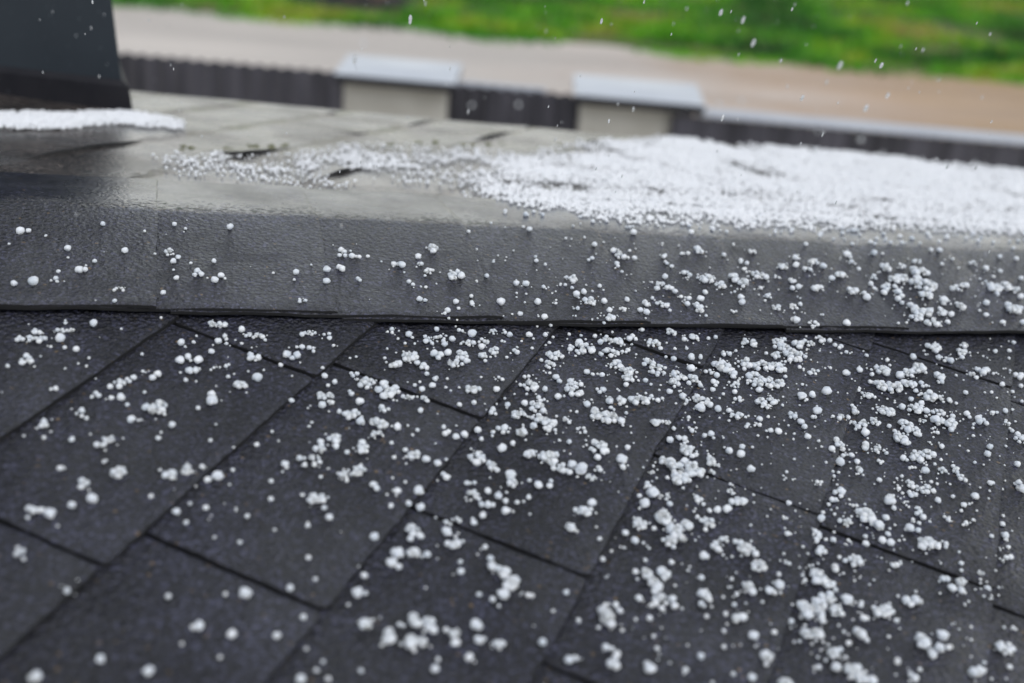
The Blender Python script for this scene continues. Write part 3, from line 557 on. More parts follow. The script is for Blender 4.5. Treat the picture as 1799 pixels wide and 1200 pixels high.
HAIL_SMALL = """1039,-187,331,3,33,50 1196,-132,334,3,52,30 -112,-1393,294,3,42,31 -27,-1570,291,3,48,35 588,-1006,309,3,45,37 5641,953,395,3,48,36 3844,-1185,332,3,44,35 5358,-668,357,3,36,43 1160,-1708,298,3,30,36 2640,-1775,309,3,45,23 -2960,-753,348,2,35,17 -824,-481,378,2,38,32 3070,131,434,2,35,16 -1144,-2674,254,3,30,24 822,-3968,355,1,0,0 -4279,407,432,1,0,0 -4016,-339,413,1,0,0 2886,-1024,474,1,0,0 -666,830,282,4,45,41 -349,-270,265,4,35,57 3870,1336,324,4,56,35 2963,370,299,4,52,38 5487,889,327,4,78,47 2642,-389,283,4,45,41 2104,-354,280,4,49,35 2830,-1406,265,4,60,33 -2295,-1996,306,2,15,25 -1062,-2128,314,2,22,38 191,-3601,287,2,23,16 -275,-3979,273,2,33,22 -235,-4035,271,2,19,29 2891,-1835,361,2,25,15 3599,-2559,348,2,24,9 1827,-3312,311,2,16,17 1807,-3837,297,2,27,12 3049,-3606,315,2,9,17 -3446,-869,263,3,43,29 -3706,-1080,256,3,48,37 -625,70,304,3,39,39 -970,-668,287,3,34,41 -3985,-199,192,6,77,30 -1191,-1126,194,6,58,26 127,-2207,226,4,49,31 3489,-2194,250,4,36,39 3627,-2175,251,4,32,53 -3645,-1740,239,3,36,12 -4111,-2864,212,3,24,43 -2773,-3695,307,1,0,0 -3564,-3824,293,1,0,0 -1325,-2487,363,1,0,0 -861,-3278,343,1,0,0 -865,-3386,339,1,0,0 -1462,-3747,321,1,0,0 -1336,-3875,318,1,0,0 -342,-2301,380,1,0,0 -527,-1817,393,1,0,0 -586,-4055,321,1,0,0 980,-2489,259,3,32,35 769,-3140,366,1,0,0 2532,-2032,423,1,0,0 2998,-2484,275,3,34,33 2387,-2752,398,1,0,0 2725,-2915,397,1,0,0 1546,-4425,334,1,0,0 1979,-875,233,5,68,48 -1687,784,366,2,9,25 -1235,-635,336,2,34,18 4343,-1459,367,2,33,35 1305,-644,251,4,61,48 3174,391,281,4,40,43 6345,943,311,4,80,36 3280,-95,274,4,47,48 2172,-844,253,4,51,49 5006,-137,284,4,57,38 4787,-704,273,4,47,47 4112,-1084,262,4,41,35 4183,-1130,261,4,63,35 -1733,-2845,332,1,0,0 1175,-2625,371,1,0,0 -1945,-443,267,3,33,41 -1422,1115,301,3,53,41 1484,379,308,3,19,42 -846,-272,279,3,49,38 1505,-470,292,3,44,35 1221,-741,285,3,36,38 3708,1436,346,3,26,53 1799,-853,287,3,29,44 2355,-1380,280,3,32,38 -2437,-882,382,1,0,0 -1378,-942,392,1,0,0 612,-239,436,1,0,0 2640,-1326,425,1,0,0 3625,-2297,231,4,36,48 243,-1589,195,5,42,53 4645,-1521,221,5,22,89 -1497,-2343,274,2,15,21 1212,-3804,263,2,9,20 2708,-3502,283,2,28,17 2870,-4188,268,2,6,48 -1271,-4005,288,1,0,0 -1513,-4080,284,1,0,0 -781,-1988,353,1,0,0 -679,-2585,336,1,0,0 34,-2535,346,1,0,0 277,-2927,337,1,0,0 1607,-2131,374,1,0,0 1004,-3542,326,1,0,0 816,-3782,317,1,0,0 653,-4330,300,1,0,0 2399,-3036,356,1,0,0 2714,-3132,357,1,0,0 1931,-3811,329,1,0,0 2703,-3606,343,1,0,0 -3057,-599,368,1,0,0 -2907,-601,369,1,0,0 -3515,-1129,347,1,0,0 -58,301,425,1,0,0 -423,-138,409,1,0,0 -719,-458,397,1,0,0 -1358,-1546,358,1,0,0 1607,-669,416,1,0,0 3006,-1619,403,1,0,0 3266,69,256,4,55,43 -4105,456,251,3,37,27 1859,690,297,3,40,43 2172,979,305,3,37,49 4410,884,319,3,34,57 2936,-397,285,3,42,46 4078,-864,284,3,42,41 1286,-1539,252,3,17,41 693,-2438,177,5,55,39 -1478,1199,341,2,30,26 -715,-287,314,2,21,38 -958,-1629,282,2,31,21 3674,785,375,2,46,22 1600,-1924,363,1,0,0 -1415,-3008,201,3,23,19 218,-2108,229,3,36,22 608,-2280,228,3,33,31 -532,-4025,188,3,21,29 1024,-2945,219,3,41,17 3161,-2797,236,3,37,27 2929,-3097,229,3,33,31 1497,-3410,213,3,21,29 1847,-3687,211,3,27,28 -4464,1280,388,1,0,0 -3763,-99,358,1,0,0 -2167,-532,363,1,0,0 -2815,-1108,340,1,0,0 -3432,-1433,324,1,0,0 -1617,-1185,350,1,0,0 -814,-1656,345,1,0,0 156,-1108,370,1,0,0 12,-1484,358,1,0,0 4444,1586,489,1,0,0 3892,-702,420,1,0,0 1650,-1271,381,1,0,0 -950,-2670,256,2,27,28 -863,-2606,258,2,9,25 561,-3630,246,2,20,16 2662,-2141,298,2,28,14 1233,-2151,201,4,37,32 3120,-2417,208,4,45,47 -4322,-338,220,3,28,30 -1783,-224,238,3,34,46 -1182,-77,245,3,35,33 -1605,-776,230,3,33,31 524,-319,252,3,54,58 -4,-1133,234,3,40,36 2219,926,284,3,61,38 1981,476,275,3,35,42 3938,-992,262,3,41,40 3423,-1028,258,3,41,30 1941,-1503,240,3,34,23 -931,930,396,1,0,0 1021,-1699,346,1,0,0 4163,590,437,1,0,0 -3807,-2417,280,1,0,0 -3104,-2490,284,1,0,0 -2029,-2613,292,1,0,0 -2493,-3729,257,1,0,0 -1194,-1971,317,1,0,0 -1111,-2022,316,1,0,0 -1383,-2819,293,1,0,0 -1370,-3013,288,1,0,0 -742,-3915,270,1,0,0 243,-3476,291,1,0,0 1092,-2626,322,1,0,0 359,-4112,275,1,0,0 3304,-2191,355,1,0,0 1957,-2780,326,1,0,0 2577,-2774,333,1,0,0 2459,-3065,324,1,0,0 1506,-4293,282,1,0,0 6262,1427,388,2,41,37 1774,767,239,4,52,43 147,-1443,197,4,39,35 1039,-1485,201,4,67,23 2942,1139,251,4,46,45 5330,1483,269,4,67,36 2161,-1229,211,4,46,24 -716,-3476,225,2,28,11 1586,-2944,255,2,32,9 2221,-2513,269,2,24,23 3479,-3265,263,2,26,18 2359,-3317,253,2,22,13 2045,-3813,240,2,27,28 2326,-4185,234,2,23,8 1838,-4270,228,2,11,15 -3913,622,341,1,0,0 -2741,531,350,1,0,0 -1716,552,360,1,0,0 -3046,-330,326,1,0,0 -2527,-132,336,1,0,0 -2991,-545,321,1,0,0 -2081,-541,330,1,0,0 -3235,-804,313,1,0,0 -1932,-1223,314,1,0,0 1419,166,380,1,0,0 -1030,-155,350,1,0,0 -1198,-629,336,1,0,0 -172,-1191,331,1,0,0 396,-1218,336,1,0,0 -1672,-1742,303,1,0,0 3649,77,398,1,0,0 1677,-489,367,1,0,0 3262,-717,376,1,0,0 2712,-1070,362,1,0,0 4644,-448,395,1,0,0 3865,-829,378,1,0,0 3853,-1295,366,1,0,0 1598,-1202,348,1,0,0 2099,-1624,342,1,0,0 2913,-1794,345,1,0,0 3068,-3454,175,4,19,26 -2876,-2139,281,1,0,0 -1161,-3208,270,1,0,0 -764,-2343,296,1,0,0 102,-3532,274,1,0,0 -3862,647,274,2,10,32 -2044,-402,267,2,33,18 1044,209,301,2,30,20 -71,-434,281,2,18,24 -1683,-1043,257,2,19,48 -904,-852,266,2,23,18 3628,1261,342,2,26,35 2018,-1595,273,2,27,14 3721,1192,277,3,47,29 5067,1373,288,3,31,42 3417,927,271,3,42,39 2994,609,263,3,28,44 4609,-1326,242,3,45,15 1926,-1116,229,3,35,33 -3787,-3246,193,2,18,17 -1666,-3677,200,2,27,11 -896,-2228,235,2,25,8 3874,-2381,267,2,32,14 -212,-89,197,4,54,34 3207,1559,237,4,47,35 -2558,1560,359,1,0,0 -3882,-499,299,1,0,0 -736,1113,364,1,0,0 286,651,362,1,0,0 320,312,354,1,0,0 766,470,362,1,0,0 -677,-1561,301,1,0,0 4848,1657,427,1,0,0 2128,462,374,1,0,0 2393,-1484,331,1,0,0 2169,-2333,204,3,27,23 2642,-1927,213,3,43,19 -4005,-2464,249,1,0,0 -1881,-1776,284,1,0,0 -2372,-3301,243,1,0,0 -2311,-3584,237,1,0,0 -3006,-3607,230,1,0,0 -1656,-2254,274,1,0,0 -1198,-2909,263,1,0,0 -836,-2839,268,1,0,0 -916,-3088,261,1,0,0 -1537,-3683,241,1,0,0 -696,-2402,279,1,0,0 260,-1966,298,1,0,0 443,-2098,297,1,0,0 230,-2834,277,1,0,0 709,-2532,289,1,0,0 1514,-1872,312,1,0,0 1253,-2541,293,1,0,0 2507,-1890,320,1,0,0 3194,-1995,323,1,0,0 4196,-1870,335,1,0,0 4365,-2090,331,1,0,0 2240,-3055,290,1,0,0 2262,-3737,273,1,0,0 1251,-3935,260,1,0,0 -4020,-1060,224,2,24,12 4397,-1481,275,2,26,35 1313,-2404,165,4,26,36 -4035,997,315,1,0,0 -3534,992,319,1,0,0 -4435,381,297,1,0,0 -2681,620,317,1,0,0 -1557,862,332,1,0,0 -3276,-860,280,1,0,0 -3600,-975,274,1,0,0 -3128,-1504,266,1,0,0 -1866,-796,293,1,0,0 -1998,-1707,271,1,0,0 -1532,828,332,1,0,0 325,62,330,1,0,0 861,521,345,1,0,0 1029,355,342,1,0,0 1362,196,342,1,0,0 1888,902,362,1,0,0 127,-154,324,1,0,0 -381,-354,316,1,0,0 -571,-587,309,1,0,0 -1028,-524,306,1,0,0 -955,-963,297,1,0,0 223,-801,310,1,0,0 -33,-1304,297,1,0,0 291,-1766,289,1,0,0 3946,1237,387,1,0,0 3924,976,381,1,0,0 3601,757,373,1,0,0 2575,407,357,1,0,0 5300,1196,398,1,0,0 4487,761,381,1,0,0 4595,629,379,1,0,0 5085,316,376,1,0,0 5703,569,387,1,0,0 6312,764,396,1,0,0 2195,-978,323,1,0,0 3439,-664,341,1,0,0 3761,-665,343,1,0,0 4244,-368,354,1,0,0 3626,-1223,329,1,0,0 4272,-1351,332,1,0,0 2355,-1704,308,1,0,0 1442,-1625,302,1,0,0 -1976,225,209,3,35,28 -37,-787,206,3,38,32 4552,1106,259,3,39,41 1809,-661,218,3,47,29 3766,-1606,214,3,25,48 -2906,-2029,209,2,21,8 -113,-2617,217,2,22,25 -1635,-2299,258,1,0,0 -1422,-2491,256,1,0,0 -1463,-2839,247,1,0,0 -1594,-3120,240,1,0,0 -1847,-3189,236,1,0,0 -994,-3496,237,1,0,0 -447,-3474,242,1,0,0 -250,-2307,270,1,0,0 -36,-2145,275,1,0,0 568,-1846,287,1,0,0 -94,-3580,242,1,0,0 -82,-3639,241,1,0,0 1656,-1823,296,1,0,0 1097,-2997,265,1,0,0 4100,-1975,313,1,0,0 3200,-2582,292,1,0,0 1456,-3835,249,1,0,0 2459,-4421,244,1,0,0 -3574,313,168,4,67,32 1188,228,189,4,42,36 3727,-1427,181,4,43,34 1428,-3249,170,3,19,21 2948,-2033,196,3,21,29 1404,1085,282,2,20,33 2058,1355,291,2,42,28 1068,-360,255,2,36,20 2961,1321,296,2,34,23 3522,-807,263,2,34,15 4089,-1404,256,2,33,25 2945,-1419,248,2,46,19 -3105,856,301,1,0,0 -1986,710,307,1,0,0 -3850,-1667,242,1,0,0 185,656,323,1,0,0 -516,259,309,1,0,0 -864,298,307,1,0,0 1892,605,336,1,0,0 -64,-152,305,1,0,0 -630,-220,299,1,0,0 -1055,-1015,278,1,0,0 -397,-1030,283,1,0,0 -894,-1686,265,1,0,0 -331,-1209,280,1,0,0 544,-716,298,1,0,0 71,-982,288,1,0,0 3425,788,352,1,0,0 2609,515,339,1,0,0 1942,365,331,1,0,0 5919,171,358,1,0,0 5800,1753,392,1,0,0 1858,-731,308,1,0,0 4977,-622,335,1,0,0 3945,-1600,305,1,0,0 2004,-1424,294,1,0,0 2398,-1557,294,1,0,0 -3911,-2004,232,1,0,0 -2899,-2454,230,1,0,0 -3161,-3316,209,1,0,0 -848,-2488,245,1,0,0 170,-3258,237,1,0,0 241,-3639,229,1,0,0 639,-3585,233,1,0,0 2704,-2029,283,1,0,0 2792,-2939,264,1,0,0 1979,-2988,257,1,0,0 1452,-4121,228,1,0,0 -2433,-2363,191,2,9,24 3281,-2881,219,2,27,18 -2487,-398,181,3,46,22 -331,-863,186,3,34,27 6155,1548,252,3,60,43 705,-2111,149,4,23,27 1324,-2044,153,4,27,32 -3196,311,272,1,0,0 -2796,-468,260,1,0,0 -2176,-1146,251,1,0,0 -1004,958,301,1,0,0 1477,1434,330,1,0,0 1670,1279,328,1,0,0 1713,660,316,1,0,0 -748,-54,284,1,0,0 -820,-530,274,1,0,0 -1028,-609,270,1,0,0 -1265,-650,268,1,0,0 -1123,-1318,255,1,0,0 -1735,-1397,249,1,0,0 1253,-1033,279,1,0,0 427,-918,275,1,0,0 1125,-1666,265,1,0,0 -415,-1743,252,1,0,0 3339,765,330,1,0,0 2763,-470,302,1,0,0 1934,-1002,285,1,0,0 3698,-840,301,1,0,0 4741,-1316,299,1,0,0 -1349,1090,245,2,23,20 -736,988,247,2,15,31 -1389,643,237,2,22,20 4434,1413,285,2,40,30 3445,-251,253,2,31,26 1785,-467,239,2,29,20 1841,-1515,222,2,27,23 -2612,-2556,216,1,0,0 -1337,-1840,239,1,0,0 -1375,-3750,201,1,0,0 -1986,-4043,190,1,0,0 -650,-2463,232,1,0,0 -455,-2427,234,1,0,0 364,-1893,251,1,0,0 567,-3011,230,1,0,0 -409,-3701,209,1,0,0 117,-3726,212,1,0,0 1756,-2580,247,1,0,0 665,-3358,224,1,0,0 999,-3941,214,1,0,0 202,-4218,203,1,0,0 3415,-2655,258,1,0,0 2494,-2961,245,1,0,0 3685,-2869,256,1,0,0 1550,-4067,216,1,0,0 1215,-4257,210,1,0,0 2745,-4367,219,1,0,0 3026,-4015,182,2,12,16 -3079,562,260,1,0,0 -2913,-735,238,1,0,0 -3587,-1126,226,1,0,0 -1791,-885,243,1,0,0 93,111,274,1,0,0 1288,400,288,1,0,0 -1212,-973,245,1,0,0 -771,-1244,243,1,0,0 -639,-1221,245,1,0,0 679,-764,262,1,0,0 3120,983,312,1,0,0 2234,599,298,1,0,0 4953,172,309,1,0,0 4811,129,307,1,0,0 5536,320,316,1,0,0 5653,164,314,1,0,0 5002,-868,291,1,0,0 3556,-1661,266,1,0,0 1756,-1288,260,1,0,0 -3329,-752,156,3,38,17 673,673,192,3,42,21 2420,252,195,3,27,32 -2355,-535,196,2,33,27 -2674,-670,193,2,19,26 -357,250,219,2,15,25 2024,1214,247,2,29,28 -516,-67,214,2,32,12 2331,1423,252,2,34,28 2570,-1402,211,2,25,9 1321,-1388,204,2,20,23 -2056,-2501,206,1,0,0 -2265,-4009,176,1,0,0 -2199,-4087,175,1,0,0 -1804,-1846,220,1,0,0 -1559,-2508,209,1,0,0 -926,-2960,205,1,0,0 -1079,-3441,195,1,0,0 -627,-2087,223,1,0,0 8,-2598,218,1,0,0 -41,-3101,209,1,0,0 492,-2412,225,1,0,0 491,-3173,211,1,0,0 71,-4008,192,1,0,0 1024,-2625,225,1,0,0 910,-2734,222,1,0,0 706,-3734,202,1,0,0 2700,-1931,249,1,0,0 2788,-2285,243,1,0,0 3693,-1840,258,1,0,0 2726,-2652,236,1,0,0 1960,-3230,220,1,0,0 2050,-3887,208,1,0,0 -3610,-1925,132,3,21,16 1641,-2755,146,3,26,17 2375,-2194,190,2,10,33 -4394,1308,248,1,0,0 -3748,1487,255,1,0,0 -3088,1590,261,1,0,0 -3059,936,250,1,0,0 -2735,891,251,1,0,0 -2124,-575,230,1,0,0 -3015,-892,219,1,0,0 -2926,-1283,212,1,0,0 -3230,-1668,203,1,0,0 -1801,-1312,219,1,0,0 -2493,-1721,207,1,0,0 -960,958,264,1,0,0 -91,783,266,1,0,0 520,1125,277,1,0,0 294,-140,254,1,0,0 -550,-1021,232,1,0,0 -969,-1548,220,1,0,0 -550,-1588,222,1,0,0 240,-859,240,1,0,0 865,-923,243,1,0,0 79,-1740,224,1,0,0 4187,694,293,1,0,0 4607,560,293,1,0,0 6149,521,303,1,0,0 6611,1195,318,1,0,0 1728,-166,262,1,0,0 3375,-127,274,1,0,0 1498,-899,248,1,0,0 1631,-882,249,1,0,0 1728,-956,248,1,0,0 4585,-264,279,1,0,0 4322,-810,268,1,0,0 4830,-379,279,1,0,0 3778,-930,262,1,0,0 3801,-1096,259,1,0,0 5262,-846,273,1,0,0 4488,-995,266,1,0,0 3322,-1512,249,1,0,0 1376,-1638,234,1,0,0 3377,-1776,245,1,0,0 -3277,-2349,186,1,0,0 -3037,-2598,183,1,0,0 -2678,-2828,182,1,0,0 -2415,-2167,195,1,0,0 -2194,-2684,187,1,0,0 -2220,-3019,181,1,0,0 -1143,-3102,187,1,0,0 -1865,-3360,178,1,0,0 -1477,-3999,169,1,0,0 -856,-2420,200,1,0,0 -561,-2482,201,1,0,0 483,-2798,202,1,0,0 292,-3137,195,1,0,0 893,-2690,207,1,0,0 905,-2837,204,1,0,0 812,-3648,190,1,0,0 565,-4040,181,1,0,0 533,-4281,177,1,0,0 2915,-2405,225,1,0,0 2279,-2974,211,1,0,0 1720,-3533,197,1,0,0 1711,-4052,188,1,0,0 1974,-4357,185,1,0,0 -2758,-689,144,3,40,17 3269,1007,188,3,33,28 3120,-596,170,3,49,25 5061,-662,177,3,43,21 3484,-341,213,2,27,21 -3792,792,225,1,0,0 -1523,1114,244,1,0,0 -3464,-1222,195,1,0,0 -2229,-675,211,1,0,0 -911,621,240,1,0,0 1159,1207,262,1,0,0 1348,15,243,1,0,0 -668,-1674,204,1,0,0 1421,-322,239,1,0,0 1081,-853,228,1,0,0 1123,-1527,218,1,0,0 2785,1414,275,1,0,0 3021,1286,275,1,0,0 3285,447,262,1,0,0 6022,813,285,1,0,0 6425,1361,297,1,0,0 2088,-118,247,1,0,0 2704,-233,248,1,0,0 3598,-668,247,1,0,0 3913,-418,253,1,0,0 5316,-266,264,1,0,0 -1354,-1926,158,2,22,13 2358,-2585,168,2,17,18 3406,-3277,163,2,13,31 -2195,-3230,164,1,0,0 -2797,-3323,159,1,0,0 -2216,-3938,153,1,0,0 -2854,-3873,150,1,0,0 -1850,-2195,183,1,0,0 -1442,-1927,189,1,0,0 -394,-2224,191,1,0,0 -219,-2238,191,1,0,0 -846,-2225,188,1,0,0 -25,-2936,181,1,0,0 89,-3893,167,1,0,0 817,-2194,198,1,0,0 1003,-2545,194,1,0,0 934,-3084,185,1,0,0 1301,-3372,182,1,0,0 553,-3742,172,1,0,0 875,-3545,177,1,0,0 625,-3893,170,1,0,0 3072,-1910,216,1,0,0 3218,-2020,215,1,0,0 3237,-2459,208,1,0,0 2947,-2661,203,1,0,0 2046,-2664,198,1,0,0 2414,-2835,197,1,0,0 3438,-3049,200,1,0,0 1934,-3186,189,1,0,0 2962,-3338,193,1,0,0 2517,-4347,174,1,0,0 -3994,-59,162,2,19,31 2961,787,205,2,12,33 -3600,119,199,1,0,0 -3972,-463,188,1,0,0 -4383,-736,182,1,0,0 -3758,-1393,176,1,0,0 -2844,-1704,176,1,0,0 -1852,-930,193,1,0,0 460,611,229,1,0,0 -337,381,221,1,0,0 -810,287,217,1,0,0 899,308,227,1,0,0 710,222,224,1,0,0 1074,656,233,1,0,0 1928,514,236,1,0,0 2053,1136,246,1,0,0 -95,-105,216,1,0,0 -971,-775,201,1,0,0 -1108,-947,197,1,0,0 -1196,-1582,187,1,0,0 820,-94,221,1,0,0 594,-752,210,1,0,0 -139,-905,203,1,0,0 607,-1265,202,1,0,0 -1433,-1741,183,1,0,0 4468,1549,266,1,0,0 3401,-209,234,1,0,0 2555,-352,227,1,0,0 2198,-621,221,1,0,0 2812,-592,224,1,0,0 3323,-901,223,1,0,0 5676,-82,248,1,0,0 4276,-1401,220,1,0,0 5093,-943,232,1,0,0 3342,-1589,212,1,0,0 3230,-2126,160,2,21,14 2118,-3009,145,2,10,22 -4086,-2529,150,1,0,0 -2690,-2025,165,1,0,0 -1122,-2834,162,1,0,0 901,-3387,165,1,0,0 2148,-2567,183,1,0,0 3380,-2535,191,1,0,0 2398,-2600,184,1,0,0 2827,-2800,184,1,0,0 2859,-2846,183,1,0,0 3394,-2841,186,1,0,0 2934,-3147,179,1,0,0 3566,-3140,183,1,0,0 1572,-3954,160,1,0,0 -3369,-1425,133,2,22,8 495,318,168,2,19,20 2723,-889,165,2,44,10 2892,-2572,119,3,34,14 -4088,601,186,1,0,0 -2940,-311,180,1,0,0 -2674,-841,174,1,0,0 -4048,-1629,156,1,0,0 -1242,1111,208,1,0,0 -510,153,198,1,0,0 1601,483,214,1,0,0 -396,-580,189,1,0,0 1313,-731,196,1,0,0 4444,1278,239,1,0,0 5643,1434,248,1,0,0 2001,-140,208,1,0,0 2580,-754,202,1,0,0 3674,-387,213,1,0,0 5503,-249,224,1,0,0 3307,-931,204,1,0,0 4796,-993,210,1,0,0 -3886,-1997,145,1,0,0 -3008,-2397,144,1,0,0 -2041,-2137,152,1,0,0 -1903,-2102,153,1,0,0 -4077,-2935,131,1,0,0 -2309,-3818,128,1,0,0 -3081,-3732,126,1,0,0 -1028,-1963,159,1,0,0 -1404,-2231,154,1,0,0 -960,-3554,138,1,0,0 -587,-3634,139,1,0,0 3042,-2239,175,1,0,0 3284,-2330,175,1,0,0 3352,-2718,171,1,0,0 2693,-2915,165,1,0,0 2097,-3203,158,1,0,0 1189,-4002,143,1,0,0 1905,-4030,146,1,0,0 2915,-3414,159,1,0,0 1302,-4196,141,1,0,0 1466,-4190,142,1,0,0 2788,-4243,148,1,0,0 160,-2979,121,2,18,16 -2333,-282,167,1,0,0 -2969,-590,160,1,0,0 -3362,-492,159,1,0,0 -2537,-342,165,1,0,0 -1746,-382,168,1,0,0 -3336,-1048,153,1,0,0 -1878,-719,164,1,0,0 -878,576,184,1,0,0 -760,531,184,1,0,0 603,1067,197,1,0,0 396,31,183,1,0,0 764,612,192,1,0,0 933,27,185,1,0,0 1714,261,192,1,0,0 2278,1423,209,1,0,0 -999,-192,174,1,0,0 386,-116,182,1,0,0 323,-212,180,1,0,0 -179,-524,174,1,0,0 -416,-1583,159,1,0,0 163,-509,176,1,0,0 1012,-367,181,1,0,0 568,-57,183,1,0,0 1570,-328,185,1,0,0 726,-1345,168,1,0,0 1149,-1132,172,1,0,0 3,-1713,160,1,0,0 6243,1225,225,1,0,0 5867,1560,228,1,0,0 1810,-1023,177,1,0,0 4409,-1382,184,1,0,0 5102,-1100,191,1,0,0 2953,-1542,176,1,0,0 4131,-1691,179,1,0,0 2111,-1385,174,1,0,0 2927,-1398,177,1,0,0 -2430,-2708,128,1,0,0 -2849,-2761,126,1,0,0 344,-2944,138,1,0,0 59,-3016,135,1,0,0 13,-3723,127,1,0,0 750,-2034,150,1,0,0 1933,-2166,154,1,0,0 1340,-2311,150,1,0,0 1643,-3091,142,1,0,0 3573,-2026,163,1,0,0 2454,-2158,156,1,0,0 3471,-2089,162,1,0,0 3934,-1911,166,1,0,0 3896,-2082,164,1,0,0 3329,-2359,158,1,0,0 2922,-2460,155,1,0,0 2144,-2688,149,1,0,0 3766,-2761,155,1,0,0 2947,-3993,137,1,0,0 2625,-4005,135,1,0,0 2533,-4456,129,1,0,0 3023,-3207,146,1,0,0 -2984,1520,167,1,0,0 -4239,1229,159,1,0,0 -2947,843,160,1,0,0 -2646,579,158,1,0,0 -2013,586,161,1,0,0 -3010,-379,146,1,0,0 -2039,-1443,138,1,0,0 -2066,-1495,138,1,0,0 -2364,-1553,136,1,0,0 -727,752,168,1,0,0 53,1097,175,1,0,0 537,1220,179,1,0,0 1114,1181,181,1,0,0 1419,961,180,1,0,0 1678,1460,186,1,0,0 1608,1303,184,1,0,0 -1082,-283,155,1,0,0 -160,-249,160,1,0,0 103,-370,159,1,0,0 -1304,-522,152,1,0,0 -1054,-894,149,1,0,0 -839,-981,149,1,0,0 -1245,-1640,139,1,0,0 189,-719,156,1,0,0 684,-77,165,1,0,0 1115,-911,158,1,0,0 1040,-717,159,1,0,0 272,-1317,149,1,0,0 628,-1288,151,1,0,0 1438,-443,164,1,0,0 2073,160,173,1,0,0 5526,423,191,1,0,0 6060,1108,201,1,0,0 2241,-306,169,1,0,0 1697,-322,167,1,0,0 2703,-491,169,1,0,0 4568,-692,175,1,0,0 5409,-389,181,1,0,0 4272,-1167,168,1,0,0 4208,-1568,163,1,0,0 4892,-1241,170,1,0,0 2339,-1209,159,1,0,0 1699,-1431,154,1,0,0 1451,-1671,150,1,0,0 2444,-1760,153,1,0,0 -222,670,132,2,19,10 -505,-2470,124,1,0,0 -618,-2581,122,1,0,0 -614,-2350,125,1,0,0 980,-2076,134,1,0,0 1762,-1819,140,1,0,0 2369,-2060,140,1,0,0 4396,-1847,150,1,0,0 3484,-2638,138,1,0,0 2883,-2639,135,1,0,0 2484,-2586,134,1,0,0 2043,-2887,130,1,0,0 3999,-2407,142,1,0,0 2285,-3359,125,1,0,0 2797,-3654,124,1,0,0 -3365,1388,146,1,0,0 -4539,1066,138,1,0,0 -3267,975,142,1,0,0 -3101,720,140,1,0,0 -2198,704,143,1,0,0 -3211,17,133,1,0,0 -4081,-443,125,1,0,0 -3777,-613,125,1,0,0 -4107,-1505,115,1,0,0 -3209,-1591,117,1,0,0 150,487,150,1,0,0 989,1641,165,1,0,0 1214,1673,166,1,0,0 1023,-22,148,1,0,0 -95,-56,144,1,0,0 -1134,-206,139,1,0,0 -138,-259,142,1,0,0 -1259,-369,137,1,0,0 -1555,-497,134,1,0,0 -799,-846,134,1,0,0 -721,-986,132,1,0,0 -328,-1099,133,1,0,0 -1263,-1513,125,1,0,0 646,-738,140,1,0,0 1194,-495,145,1,0,0 2883,482,160,1,0,0 2596,643,161,1,0,0 5980,1126,178,1,0,0 4291,104,162,1,0,0 4415,135,162,1,0,0 3460,251,160,1,0,0 2845,-616,149,1,0,0 3988,-837,151,1,0,0 2252,-1647,137,1,0,0 1885,-1659,135,1,0,0 -3608,-1795,104,1,0,0 -2686,-2459,101,1,0,0 2086,-2000,122,1,0,0 3460,-2365,123,1,0,0 3015,-3698,109,1,0,0 -4023,855,121,1,0,0 -1825,874,128,1,0,0 -3537,-167,114,1,0,0 -2932,-901,109,1,0,0 -2536,-1071,109,1,0,0 -2050,-1244,109,1,0,0 -2321,-1671,105,1,0,0 -804,545,129,1,0,0 -69,1349,138,1,0,0 193,323,130,1,0,0 531,376,132,1,0,0 968,562,135,1,0,0 811,45,129,1,0,0 1710,805,139,1,0,0 -1297,-1160,112,1,0,0 -489,-830,118,1,0,0 -855,-1525,111,1,0,0 1325,29,131,1,0,0 4436,-306,139,1,0,0 5120,-340,141,1,0,0 4723,-986,134,1,0,0 1866,-2265,102,1,0,0 -2775,-969,94,1,0,0 -2146,-832,96,1,0,0 -1884,-1293,94,1,0,0 135,1235,118,1,0,0 -638,607,111,1,0,0 -925,814,112,1,0,0 1469,630,117,1,0,0 1861,1873,386,1,0,0 1274,1502,330,1,0,0 233,1982,166,1,0,0 -84,1705,202,1,0,0 2138,1659,148,1,0,0 2998,2218,406,1,0,0 4977,1970,276,1,0,0 5423,1981,279,1,0,0 4489,2286,326,1,0,0 4677,1886,227,1,0,0 6156,2438,243,1,0,0 3044,1728,195,1,0,0"""
